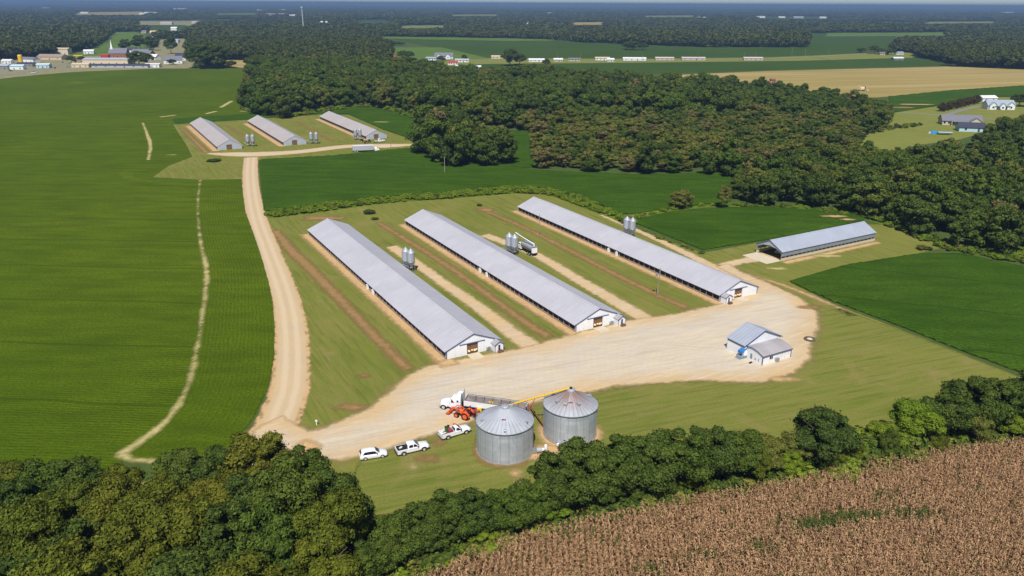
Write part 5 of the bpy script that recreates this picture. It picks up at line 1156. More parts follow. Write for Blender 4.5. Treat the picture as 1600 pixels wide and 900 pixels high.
# harvesters in the grain field
def combine(px, rz, mat, label):
    t = thing('combine_harvester', at(*px), rz, label, 'combine harvester')
    MB().loft([section(-3, 1.4, 1.2, 3.4, .2, 1.2), section(1.2, 1.5, 1.2, 3.6, .2, 1.3), section(1.6, 1.4, 1.4, 3.2, .2, 1.2)]).build('body', mat, t)
    MB().loft([section(1.6, .9, 1.9, 3.8, .15, .8), section(3.0, .9, 1.9, 3.7, .15, .8)]).build('cab', 'glass', t)
    MB().box((3.9, 0, .8), (1.4, 6.5, 1.0)).build('header', mat, t); MB().tube((-1, 1.2, 3.6), (-1, 3.8, 4.4), .22, .22, 8).build('unloading_spout', mat, t)
    for s in (-1, 1): wheel(t, 1.6, s * 1.6, 1.0, .7); wheel(t, -2.4, s * 1.3, .65, .4)
combine((1207, 129), 2.9, 'maroon', 'dark red combine harvester at the edge of the ripe grain field'); combine((1347, 142), .4, 'mesh_pale', 'pale dusty harvester at the wood edge of the grain field')
# mobile homes and houses along the country road
RD = 'homes along the country road'
for px, L, W, wl, rf, lab in (
    ((674, 94), 14, 8, 'white', 'shingle_pale', 'small white house next to the big white roadside house'),
    ((722, 97), 18, 8, 'white', 'roof', 'white outbuilding in front of the roadside farm'),
    ((708, 101), 12, 9, 'white', 'red', 'barn with a red roof at the wood edge by the road'),
    ((732, 108), 30, 9, 'pale_wall', 'white', 'long low white shed beside the dark soybeans'),
    ((614, 92), 10, 8, 'brick', 'red', 'red roofed cottage half hidden by the woods'),
    ((780, 91.5), 22, 8, 'cream', 'tan_wall', 'long cream building at the end of the tan strip'),
    ((839, 96.5), 22, 7, 'white', 'white', 'first white mobile home after the trees along the road'),
    ((872, 96), 12, 6, 'tan_wall', 'white', 'short tan mobile home'),
    ((897, 95.5), 16, 7, 'tan_wall', 'shingle', 'mobile home with grey roof and carport'),
    ((941, 94), 20, 7, 'white', 'tan_wall', 'mobile home with a tan roof'),
    ((954, 96), 9, 5, 'white', 'white', 'small white van trailer among the mobile homes'),
    ((991, 94.5), 32, 7, 'white', 'white', 'long bright white mobile home'),
    ((1038, 94), 26, 7, 'tan_wall', 'pinkish', 'beige mobile home between two utility poles'),
    ((1083, 94), 33, 7, 'pinkish', 'pinkish', 'long pinkish mobile home'),
    ((1176, 94), 27, 7, 'pinkish', 'pinkish', 'last pinkish mobile home, alone at the field end'),
    ((1380, 85.5), 14, 8, 'tan_wall', 'shingle', 'tan house under trees by the far field'),
    ((1404, 85), 12, 9, 'white', 'shingle_pale', 'white house by the dark wood beyond the grain'),
    ((1402, 94), 14, 9, 'steel', 'white', 'pale open shed below the white house'),
    ((1111, 64), 8, 9, 'white', 'white', 'tiny white barn at the far tree line'), ):
    house('mobile_home' if 'mobile' in lab else 'house', px, W, L, 2.9, 4.3, R(0), wl, rf, lab, 'mobile home' if 'mobile' in lab else 'house', RD, wins=4)
hb = house('roadside_house', (694, 92), 11, 26, 4, 8.5, 0, 'white', 'shingle', 'big white roadside house with grey roof and dormers', 'house', RD, wins=6)
wing(hb, -7, -5.4, 6, 2, 4, 7, 'white', 'shingle'); wing(hb, 6, -5.4, 6, 2, 4, 7, 'white', 'shingle')
t = thing('red_silo', at(1116, 67), 0, 'small rust red silo by the far tree line', 'silo'); MB().lathe([(2, 0), (2, 8), (1.2, 9.5), (.02, 10)], 14).build('tank', 'rust', t); MB().box((0, -2.1, 1), (1, .4, 2)).build('hatch', 'steel', t)
# village
VG = 'village buildings'
ch = house('church', (187, 89), 15, 24, 5.5, 12, R(6), 'brick', 'shingle', 'brick church with grey roof and white steeple', 'church', VG, wins=5)
m = MB(); m.box((-9, 0, 6.5), (3.4, 3.4, 13)); s_ = m.build('steeple_tower', 'white', ch)
MB().add([(-10.3, -1.3, 13), (-7.7, -1.3, 13), (-7.7, 1.3, 13), (-10.3, 1.3, 13), (-9, 0, 24)], [(0, 1, 4), (1, 2, 4), (2, 3, 4), (3, 0, 4)]).build('spire', 'white', s_)
for px, L, W, he, hr, wl, rf, rz, lab in (
    ((171, 100), 56, 22, 6, 7.5, 'cream', 'roof', 2, 'long pale flat roofed store building in the village'),
    ((190, 105.5), 66, 10, 3, 4.2, 'pale_wall', 'shingle_dark', 2, 'long low building with dark blue roof at the crop edge'),
    ((240, 105), 17, 9, 3.6, 4.6, 'white', 'white', 2, 'white block at the end of the long dark roofed building'),
    ((271, 99), 22, 12, 4.5, 9, 'white', 'shingle', 20, 'white gabled house by the trees at the village end'),
    ((285, 94), 16, 11, 4.5, 9, 'white', 'shingle_dark', -8, 'dark roofed white house behind the gabled white house'),
    ((231, 89), 16, 13, 5, 9, 'brick', 'shingle', -10, 'red brick house behind the leafy village trees'),
    ((241, 93), 16, 10, 3.5, 7, 'white', 'white', -25, 'white garage in front of the red brick house'),
    ((221, 86), 22, 12, 4.5, 8.5, 'tan_wall', 'shingle', 8, 'tan house with a grey roof behind the brick church'),
    ((207, 82), 16, 10, 4, 7.5, 'white', 'shingle_dark', 5, 'white house right of the church'),
    ((83, 93), 34, 16, 4, 7, 'tan_wall', 'stud', -3, 'tan building with brownish red roof in the village'),
    ((96, 85), 26, 14, 8, 9.5, 'cream', 'tan_wall', 4, 'tall cream coloured building behind the brown roofed one'),
    ((69.5, 106), 14, 9, 4, 5, 'skyblue', 'white', 8, 'pale blue shed at the village road'),
    ((25, 108.5), 20, 8, 4, 5.5, 'white', 'skyblue', 6, 'white camper like building at the village edge'),
    ((3, 108.5), 22, 11, 4.5, 6, 'steel', 'pale_wall', -3, 'grey shed cut by the village street'),
    ((42, 104), 18, 9, 4, 5, 'steel', 'shingle_dark', 4, 'grey container building left of the village street'),
    ((47, 98), 24, 10, 5, 7, 'white', 'shingle', -20, 'white workshop with grey roof near the yellow tank'),
    ((13, 99), 12, 8, 3.5, 5, 'white', 'white', 0, 'small white shed far left in the village'),
    ((165, 91), 10, 7, 4, 5, 'red', 'red', 3, 'bright red roofed shop behind the long pale store'),
    ((128, 105), 20, 9, 3.5, 5, 'cream', 'tan_wall', 4, 'low cream building by the crop edge'),
    ((140, 84), 14, 8, 4, 6, 'white', 'white', 12, 'small white house behind the village street'),
    ((241, 53.5), 16, 12, 4.5, 8, 'cream', 'mesh_pale', 5, 'cream house on the hill road above the village'),
    ((242, 59.5), 14, 10, 4.5, 8, 'white', 'white', 5, 'white house on the hill road above the village'),
    ((273, 48), 16, 12, 7, 10, 'white', 'white', 0, 'white house by the small dark field'),
    ((275, 67), 12, 10, 4, 7, 'white', 'shingle_pale', 0, 'white cottage among the village trees'),
    ((226, 52), 12, 10, 4, 7, 'tan_wall', 'shingle', 0, 'tan cottage at the corner of the light green field')):
    house('village_house' if L < 40 else 'store', px, W, L, he, hr, R(rz), wl, rf, lab, 'house' if L < 40 else 'store', VG, wins=6 if L > 40 else 3)
t = thing('storage_tank', at(33.5, 101), 0, 'tall yellow cylindrical tank in the village', 'tank'); MB().lathe([(2.6, 0), (2.6, 11), (2, 11.8), (.02, 12)], 16).build('tank', 'yellow', t); MB().tube((2.7, 0, 0), (2.7, 0, 11.5), .15, .15, 5).build('ladder', 'steel', t)
t = thing('fuel_canopy', at(124, 92.5), R(5), 'yellow canopy on posts over the village forecourt', 'canopy'); MB().span((-6, -3, 4.2), (6, 3, 5.4)).build('roof', 'yellow', t)
for x in (-5, 5):
    for y in (-2, 2): MB().tube((x, y, 0), (x, y, 4.2), .2, .2, 6).build('post', 'white', t)
for i, (px, m_, lab) in enumerate((((53, 114), 'white', 'white car on the village road verge'), ((17, 111), 'steel', 'grey car beside the white camper building'), ((86, 107), 'black', 'black car in front of the village yards'), ((107, 105), 'steel', 'silver car beside the black car'), ((134, 86), 'white', 'white van behind the yellow canopy'),
    ((118, 98), 'red', 'red car on the village forecourt'), ((111, 95), 'white', 'white car next to the red car'), ((150, 104), 'black', 'dark car beside the low cream building'), ((98, 98), 'bluedoor', 'navy car before the brown roofed building'), ((139, 95), 'white', 'white car under the long pale store'))):
    car(px, R(20 + 50 * (i % 3)), m_, lab, 'cars in the village', 5, 1.7)
# scattered far buildings
for i, (px, L, W, wl, lab) in enumerate((((69, 14.5), 120, 40, 'white', 'pair of white roofs far out in the left woods'), ((133, 21), 50, 20, 'white', 'white barn at the far pale strip field'), ((224, 22.5), 45, 20, 'white', 'white farm building left of the far tan clearing'), ((232, 21), 45, 20, 'white', 'taller white farm building of the far farmstead'), ((246, 21.5), 60, 20, 'pinkish', 'pinkish roof beside the white far farmstead'),
    ((270, 15), 70, 30, 'white', 'small white far roof before the long tan one'), ((287, 15), 110, 40, 'pinkish', 'long tan roof near the horizon at left'), ((261, 38.5), 40, 16, 'pinkish', 'tan house in the far yards'), ((307, 37), 30, 14, 'pinkish', 'pale house at the end of the far yards'),
    ((423, 24), 60, 30, 'pinkish', 'pale warehouse left of the mast'), ((443, 24), 60, 30, 'pinkish', 'tan warehouse beside the mast'), ((459, 25.5), 45, 20, 'white', 'white barn beside the mast'), ((443, 17), 90, 30, 'white', 'white roofs on the woods behind the mast'), ((406, 17), 50, 20, 'white', 'small white roof far beyond the grove'), ((501, 36.5), 20, 10, 'white', 'white shed in the woods right of the mast'), ((512, 36.5), 16, 10, 'white', 'second white shed right of the mast'),
    ((1187, 28), 60, 20, 'white', 'white farm roof in the distant right woods'), ((1221, 28), 40, 20, 'white', 'small white roof right of the distant farm'), ((1247, 28.5), 60, 20, 'pale_wall', 'grey roofs in the distant right clearing'), ((1285, 28.5), 40, 20, 'white', 'little white roof at the end of the clearing'), ((1573, 21), 130, 40, 'white', 'long white industrial roof near the right horizon'), ((1102, 30.5), 95, 25, 'white', 'long white roof in the middle distance woods'), ((978, 9), 160, 60, 'white', 'white speck building on the horizon'),
    ((857, 22), 60, 20, 'white', 'white roof in the woods beyond the dark fields'), ((824, 38), 30, 14, 'white', 'white shed at the left of the tan clearing'))):
    house('distant_building', px, W, L, 4.5 + L * .05, 6.5 + L * .065, 0, wl, wl, lab, 'building', 'distant buildings', wins=0)
for i, (x, h_) in enumerate(((977, 60), (1000, 50))):
    t = thing('water_tower', at(x, 9.2), 0, ('white water tower on the horizon', 'slimmer pale water tower on the horizon')[i], 'water tower'); MB().lathe([(4, 0), (3, h_ * .6), (12, h_ * .75), (13, h_ * .9), (6, h_)], 12).build('tank', 'white', t)
# ------------------------------------------------------------------ trees
def crown(rng, H, Rr, base, nl, nleaf, size, lobe=.42, flat=1.0, low=False):
    """quads of foliage on many small lobes spread over an uneven crown"""
    cz = base + (H - base) * .5; hz = (H - base) * .5
    d = rng.normal(size=(nl, 3)); d[:, 2] = d[:, 2] * .9 + .1 if low else np.abs(d[:, 2]) * 1.0 - .45; d /= np.linalg.norm(d, axis=1)[:, None]
    q = np.where(rng.random(nl) < .88, rng.uniform(.6, .9, nl), rng.uniform(.2, .6, nl))[:, None]
    C = d * q * np.array([Rr, Rr, hz * flat]) + np.array([0, 0, cz]); C[:, :2] += rng.normal(size=(nl, 2)) * Rr * .08
    lr = Rr * lobe * rng.uniform(.5, 1.35, nl)
    k = rng.integers(0, nl, nleaf); k = np.where(rng.random(nleaf) < .5, k, rng.choice(nl, nleaf, p=lr ** 2 / (lr ** 2).sum()))
    n = rng.normal(size=(nleaf, 3)); n[:, 2] += .45; n /= np.linalg.norm(n, axis=1)[:, None]
    rad = lr[k] * (1 + rng.normal(size=nleaf) * .13 + (rng.random(nleaf) < .06) * rng.random(nleaf) * .5)
    P = C[k] + n * rad[:, None] * np.array([1, 1, .68])
    keep = (P[:, 2] > base * .75) & (P[:, 2] > .15)
    # drop what lies deep inside the crown: it is never seen
    e = ((P - np.array([0, 0, cz])) / np.array([Rr, Rr, hz])); keep &= (e ** 2).sum(1) > .1
    P, n = P[keep], n[keep]; N = len(P)
    u = n + rng.normal(size=(N, 3)) * .38; u /= np.linalg.norm(u, axis=1)[:, None]
    a = np.cross(u, rng.normal(size=(N, 3))); a /= np.linalg.norm(a, axis=1)[:, None]; b = np.cross(u, a)
    s = size * rng.uniform(.55, 1.35, N)[:, None]
    V = np.stack([P - a * s * .8, P - b * s * .5 + u * s * .15, P + a * s * .8, P + b * s * .5 + u * s * .12], 1).reshape(-1, 3)
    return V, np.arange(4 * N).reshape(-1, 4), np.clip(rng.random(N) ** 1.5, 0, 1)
def trunk_mb(rng, H, base, r):
    m = MB(); p = Vector((0, 0, 0)); top = base + (H - base) * .5; pts = [(Vector((0, 0, -.1)), r * 1.25)]
    for i in range(1, 5): pts.append((Vector((rng.normal() * .12 * i ** .5, rng.normal() * .12 * i ** .5, top * i / 4)), r * (1 - .16 * i)))
    for (a, ra), (b, rb) in zip(pts, pts[1:]): m.tube(a, b, ra, rb, 7)
    for i in range(5):
        a = rng.uniform(0, 6.28); z0 = top * rng.uniform(.45, .95); L = (H - base) * .35
        m.tube((0, 0, z0), (math.cos(a) * L, math.sin(a) * L, z0 + L * rng.uniform(.5, 1)), r * .4, r * .12, 5)
    return m
def crown_mesh(name, seed, mat, *a, **k):
    V, F, lv = crown(np.random.default_rng(seed), *a, **k); return raw_mesh(name, V, F, M[mat], lv)
def whole_tree_mesh(name, seed, mat, H, Rr, base, nl, nleaf, size, **k):
    """far tree: crown and trunk in one mesh"""
    rng = np.random.default_rng(seed); V, F, lv = crown(rng, H, Rr, base, nl, nleaf, size, **k)
    r = .22; q = np.array([(r * math.cos(i * 1.5708), r * math.sin(i * 1.5708), z) for z in (0, base + (H - base) * .5) for i in range(4)])
    TF = np.array([(i, (i + 1) % 4, 4 + (i + 1) % 4, 4 + i) for i in range(4)]) + len(V)
    return raw_mesh(name, np.vstack([V, q]), np.vstack([F, TF]), [M[mat], M['bark']], np.concatenate([lv, np.zeros(4)]), np.concatenate([np.zeros(len(F)), np.ones(4)]))
rt = random.Random(11)
NEAR = {}                                   # (crown, trunk) meshes of unit height 12, radius 5
def near_meshes(mat, i, slim=False, low=False):
    k = (mat, i, low)
    if k not in NEAR:
        rng = np.random.default_rng(100 + i + (50 if slim else 0))
        NEAR[k] = (crown_mesh('crown', 300 + i * 7 + len(mat), mat, 12, 4.6, .2 if low else 1.4, 52, 27000 if not low else 12000, .25 if not low else .33, lobe=.27 if not low else .33, low=low), trunk_mb(rng, 12, 2.0, .28))
        o = NEAR[k][1].build('trunk', 'bark'); me = o.data; bpy.data.objects.remove(o); NEAR[k] = (NEAR[k][0], me)
    return NEAR[k]
n_near = 0
def near_tree(px, h, rad, mat, label, group, i=None, cat='tree', name='tree'):
    global n_near; n_near += 1
    i = rt.randrange(4) if i is None else i
    cm, tm = near_meshes(mat, i, low=cat in ('bush', 'shrub'))
    c = at(*px) if len(px) == 2 else px
    t = thing(name, c, rt.uniform(0, 6.28), label, cat, group)
    for nm, me in (('crown', cm), ('trunk', tm)):
        o = bpy.data.objects.new(nm, me); col.objects.link(o); o.parent = t; o.scale = (rad / 4.6, rad / 4.6, h / 12)
    return t
# grove at the lower left
GV = 'trees of the grove at the driveway entrance'
gl = {'leaf_hedge': 'big olive green tree in the dense grove beside the driveway entrance', 'leaf_dark': 'big dark green tree in the dense grove beside the driveway entrance', 'leaf_mid': 'fresh green tree in the dense grove beside the driveway entrance'}
grove = []
for px, h, rad in (((22, 812), 10, 4.6), ((78, 806), 10, 4.6), ((135, 812), 10.5, 4.8), ((195, 812), 9.5, 4.2), ((300, 800), 10, 4.6), ((352, 788), 10.5, 4.8), ((412, 785), 12, 5.2), ((470, 800), 11.6, 5.2), ((522, 852), 13.5, 5.2),
                   ((-30, 850), 12, 5.4), ((48, 856), 12, 5.2), ((118, 862), 12.5, 5.4), ((188, 872), 12, 5), ((330, 846), 13.5, 5.2), ((262, 858), 11.5, 4.4), ((395, 850), 15, 5.6), ((460, 868), 15.5, 5.8), ((528, 915), 15, 5.4),
                   ((-10, 915), 13, 5.6), ((70, 925), 13, 5.6), ((150, 932), 13.5, 5.6), ((225, 930), 14, 5.6), ((300, 925), 14, 5.6), ((372, 930), 15, 5.8), ((440, 945), 15, 5.8), ((500, 962), 14, 5.4),
                   ((-40, 1000), 13, 6), ((40, 1005), 13, 6), ((125, 1010), 13.5, 6), ((210, 1010), 14, 6), ((295, 1010), 14, 6), ((375, 1020), 14, 6), ((450, 1030), 14, 6)):
    m_ = rt.choice(['leaf_hedge', 'leaf_hedge', 'leaf_dark', 'leaf_hedge', 'leaf_mid'])
    hk = rt.uniform(.82, 1.08) if px[1] > 840 else .98
    near_tree((px[0] + rt.uniform(-8, 8), px[1] + rt.uniform(-6, 6)), h * hk, rad * rt.uniform(.85, 1.02), m_, gl[m_], GV)
# hedgerow above the corn
HG = 'trees of the hedgerow above the corn field'
for px, h, rad, m_, lab in (((575, 905), 7, 3.6, 'leaf_dark', None), ((610, 885), 7.5, 3.6, 'leaf_mid', None), ((552, 930), 7, 3.6, 'leaf_mid', None), ((650, 866), 8, 3.8, 'leaf_dark', None), ((698, 852), 8.5, 3.8, 'leaf_dark', None), ((742, 842), 8.2, 3.8, 'leaf_dark', None), ((788, 832), 7.6, 3.5, 'leaf_mid', None), ((830, 822), 7.8, 3.4, 'leaf_mid', None),
                            ((872, 803), 11.2, 4.2, 'leaf_dark', None), ((915, 794), 12.2, 4.9, 'leaf_mid', None), ((963, 783), 11.6, 4.8, 'leaf_dark', None), ((1010, 776), 11.2, 4.6, 'leaf_mid', None), ((1060, 766), 12.3, 5.0, 'leaf_dark', None), ((1108, 757), 10.6, 4.6, 'leaf_dark', None), ((1152, 750), 9.6, 4.0, 'leaf_mid', None), ((1190, 744), 7.5, 3.2, 'leaf_olive', None),
                            ((1240, 730), 6.5, 2.8, 'leaf_olive', 'smaller olive tree tucked against the round dark tree in the hedgerow'), ((1280, 728), 10.6, 5.0, 'leaf_dark', 'round dark tree standing out of the low part of the hedgerow'),
                            ((1385, 704), 5.5, 3.4, 'leaf_bright', 'low bright leafy bush between the round dark tree and the viney tree'), ((1425, 696), 9.2, 4.4, 'leaf_bright', 'vine covered bright green tree in the hedgerow'), ((1462, 688), 10.5, 4.4, 'leaf_dark', None), ((1506, 680), 12, 5, 'leaf_dark', None), ((1552, 674), 11, 4.8, 'leaf_dark', None), ((1598, 668), 11, 5, 'leaf_dark', None), ((1645, 664), 11, 5, 'leaf_mid', None)):
    near_tree(px, h, rad, m_, lab or {'leaf_dark': 'dark green tree in the hedgerow between the mown grass and the brown corn', 'leaf_mid': 'mid green tree in the hedgerow between the mown grass and the brown corn', 'leaf_olive': 'olive tree in the hedgerow between the mown grass and the brown corn'}[m_], HG)
for i in range(18):
    x = 560 + i * 60 + rt.uniform(-20, 20); y = np.interp(x, [560, 650, 745, 870, 1060, 1190, 1280, 1430, 1645], [925, 878, 852, 815, 778, 754, 738, 712, 676]); m_ = rt.choice(['leaf_mid', 'leaf_bright', 'leaf_dark', 'leaf_olive', 'leaf_hedge'])
    near_tree((x, y), rt.uniform(4, 7.5), rt.uniform(1.7, 2.6), m_, {'leaf_mid': 'mid green', 'leaf_bright': 'light green', 'leaf_dark': 'dark green', 'leaf_olive': 'olive', 'leaf_hedge': 'yellowish green'}[m_] + ' sapling on the corn side of the hedgerow', 'saplings of the hedgerow', cat='sapling', name='sapling')
near_tree((1063, 325), 7.4, 4.4, 'leaf_olive', 'lone rounded olive bush standing between two soybean fields', None, cat='bush', name='bush')
near_tree((1187, 160), 21, 6, 'leaf_dark', 'tall tree rising above the wood edge at the ripe grain field', None)
near_tree((1131, 326), 9.5, 2.6, 'leaf_olive', 'narrow tree standing just clear of the wood beside the soybeans', None)
for px, h, r_, lab in (((577, 334), 1.7, 2.0, 'low dark clipped bush on the grass behind the nearest poultry house'), ((586, 343), .8, 1.2, 'tiny dark bush at the end of the red dirt strip'), ((335, 252), 1.2, 3.2, 'low spreading bush on the lawn of the far farm'), ((749, 322), 1.1, 1.0, 'small brown bush at the head of a red dirt strip')):
    near_tree(px, h, r_, 'leaf_dark' if 'dark' in lab or 'spread' in lab else 'leaf_brown', lab, None, 0, 'bush', 'bush')
near_tree((1440, 390), 1.6, 1.7, 'leaf_olive', 'scrubby bush on the mown grass behind the open storage shed', None, 1, 'bush', 'bush'); near_tree((1452, 391), 1.2, .9, 'leaf_dark', 'small round dark bush right of the scrubby bush', None, 2, 'bush', 'bush')
# purplish shrubs along the lane of the white farmhouse
for i in range(9): near_tree((1472 + i * 6.6, 174 - i * 1.55), 6.5, 3.1, 'leaf_red', 'purplish brown shrub in the row along the farmhouse lane', 'row of purplish shrubs', i % 4, 'shrub', 'shrub')
for px, h, r_ in (((1528, 196), 4, 2), ((1592, 166), 10, 7)): near_tree(px, h, r_, 'leaf_dark', 'dark tree beside the %s' % ('tan ranch house' if px[0] < 1550 else 'end of the white farmhouse'), None)
# village trees
for i, (px, h, r_) in enumerate((((198, 81), 19, 9), ((220, 79), 24, 11), ((236, 79), 22, 10), ((217, 101), 17, 11), ((230, 101), 14, 9), ((263, 64), 20, 9), ((268, 84), 26, 9), ((306, 106), 27, 11), ((326, 107), 30, 13), ((342, 106), 28, 11), ((362, 106), 9, 6), ((394, 109), 17, 8), ((112, 99), 9, 6), ((128, 97), 8, 5), ((269, 101), 7, 5), ((83, 86), 14, 7))):
    near_tree(px, h, r_, 'leaf_dark', 'leafy tree among the village buildings' if i not in (7, 8, 9) else 'tall broad tree at the corner of the big soybean field by the village', 'village trees' if i not in (7, 8, 9) else 'tall trees at the field corner')
for i, (px, h, r_) in enumerate((((797, 103), 22, 11), ((812, 101), 14, 8), ((632, 93), 13, 9), ((640, 92), 11, 7), ((726, 95), 9, 4), ((689, 97), 8, 6), ((853, 103), 9, 5), ((988, 78), 15, 14), ((1004, 78), 12, 9), ((978, 77), 12, 8), ((1366, 84), 14, 9), ((1376, 85), 10, 7), ((1392, 86), 10, 7), ((1345, 82), 8, 8))):
    lab = 'tree growing by the homes along the country road'
    if px[1] < 80: lab = 'tree of the dark clump standing alone in the far field'
    elif px[0] > 1300: lab = 'tree around the white house beyond the grain field'
    near_tree(px, h, r_, 'leaf_dark', lab, lab.replace('tree', 'trees', 1))

# ---- woods: the nearest trees one by one, the rest as one mass
def in_poly(px, poly): return signed_dist(np.atleast_2d(np.array(px, float)), np.array(poly, float)) > 0
WA = [(383, 168), (400, 180), (440, 186), (470, 180), (500, 173), (560, 167), (625, 173), (665, 189), (690, 197), (750, 197), (830, 207), (838, 263), (900, 269), (1000, 272), (1100, 276), (1150, 284), (1200, 300), (1330, 245), (1335, 225), (1385, 200), (1388, 180), (1330, 168), (1200, 150), (1060, 148), (900, 134), (700, 128), (640, 115), (500, 112), (396, 112)]
WB = [(1150, 284), (1148, 322), (1230, 325), (1300, 334), (1365, 342), (1410, 357), (1470, 382), (1520, 394), (1600, 402), (1760, 418), (1760, 190), (1610, 196), (1560, 219), (1500, 252), (1440, 260), (1400, 262), (1345, 250), (1330, 245), (1200, 300)]
WC = [(664, 205), (690, 198), (722, 205), (728, 262), (690, 264), (664, 242)]; WD = [(738, 232), (785, 236), (786, 265), (742, 265)]
wa, wb = world_poly(WA), world_poly(WB); wc_, wd_ = world_poly(WC), world_poly(WD)
rw = np.random.default_rng(21)
def jitter_grid(lo, hi, s):
    gx, gy = np.meshgrid(np.arange(lo[0], hi[0], s), np.arange(lo[1], hi[1], s * .9)); gx[1::2] += s / 2
    P = np.stack([gx.ravel(), gy.ravel()], 1); return P + rw.uniform(-.36, .36, P.shape) * s
P = jitter_grid((-400, 220), (560, 960), 8.3)
P = P[(signed_dist(P, wa) > 0) | (signed_dist(P, wb) > 0) | (signed_dist(P, wc_) > 0) | (signed_dist(P, wd_) > 0)]
def projn(P, z):
    z = z - CH; y = P[:, 1]; d = y * cc - z * cs; u = y * cs + z * cc; X = CF * P[:, 0] / d; Y = -CF * u / d
    return np.stack([800 + X * rc - Y * rs, 450 + X * rs + Y * rc], 1)
px_ = projn(P, 0.0); dist = np.hypot(*P.T)
marsh = (px_[:, 0] > 800) & (px_[:, 0] < 1345) & (px_[:, 1] > 190) & (px_[:, 1] < 272 + 0 * px_[:, 0])
front = (px_[:, 0] > 1140)
HT = np.where(marsh, rw.uniform(6, 11, len(P)), np.where(front, rw.uniform(9.5, 15, len(P)), rw.uniform(12, 21, len(P))))
edge_small = rw.random(len(P)) < .2; HT = np.where(edge_small, HT * .6, HT); keep_ = rw.random(len(P)) > .07; P, px_, dist, marsh, front, HT = P[keep_], px_[keep_], dist[keep_], marsh[keep_], front[keep_], HT[keep_]
patch = np.sin(P[:, 0] * .045 + 2 * np.sin(P[:, 1] * .021)) * np.sin(P[:, 1] * .05 + 1.5 * np.sin(P[:, 0] * .03))
MID = {}
KINDS = ['leaf_wood', 'leaf_dark', 'leaf_mid', 'leaf_olive', 'leaf_brown', 'leaf_yellow']
def mid_mesh(mat, i):
    if (mat, i) not in MID: MID[(mat, i)] = whole_tree_mesh('tree', 900 + i * 13 + len(mat), mat, 14, 5.0, .2, 34, 4800, .55, lobe=.32, low=True)
    return MID[(mat, i)]
order = np.argsort(dist)
N_IND = 300 - n_near + 22
inview = (px_[:, 0] > -20) & (px_[:, 0] < 1625)
ind = [i for i in order if inview[i]][:N_IND]; ind_set = set(ind)
adj = {'leaf_wood': 'green', 'leaf_dark': 'dark green', 'leaf_mid': 'fresh green', 'leaf_olive': 'olive', 'leaf_brown': 'bronze brown', 'leaf_yellow': 'bright yellow'}
yellow_at = min(ind, key=lambda i: abs(px_[i][0] - 1523) + abs(px_[i][1] - 348))
for i in ind:
    x, y = px_[i]
    if marsh[i]: mat = rw.choice(KINDS[:5], p=[.2, .08, .2, .38, .14]); plc = 'low tree in the swampy wood behind the dark soybean field'
    elif x < 800: mat = rw.choice(KINDS[:5], p=[.5, .3, .15, .05, 0]); plc = 'tree of the clump that juts into the soybeans beside the far farm'
    elif x > 1140: mat = rw.choice(KINDS[:5], p=[.45, .26, .17, .1, .02]); plc = 'tree in the wood behind the open storage shed'
    else: mat = rw.choice(KINDS[:5], p=[.48, .27, .15, .09, .01]); plc = 'tree at the front of the wood behind the dark soybean field'
    if i == yellow_at: mat = 'leaf_yellow'; HT[i] = 8
    if mat in ('leaf_wood', 'leaf_dark', 'leaf_mid') and not marsh[i]: mat = 'leaf_dark' if patch[i] < -.25 + rw.normal() * .2 else ('leaf_mid' if patch[i] > .4 + rw.normal() * .25 else 'leaf_wood')
    o = bpy.data.objects.new('tree', mid_mesh(mat, int(rw.integers(0, 6)))); col.objects.link(o)
    o.location = (P[i][0], P[i][1], 0); o.rotation_euler = (0, 0, rw.uniform(0, 6.28)); s = HT[i] / 14; w_ = max(.68, s) * rw.uniform(.9, 1.2) * (1.12 if marsh[i] else 1); o.scale = (w_, w_, s)
    a_ = 'an' if adj[mat][0] in 'aeiou' else 'a'
    if i == yellow_at: tag(o, 'bright yellow tree in the wood behind the open storage shed', 'tree')
    else: tag(o, adj[mat] + ' ' + plc, 'tree', 'trees: ' + adj[mat] + ' ' + plc)

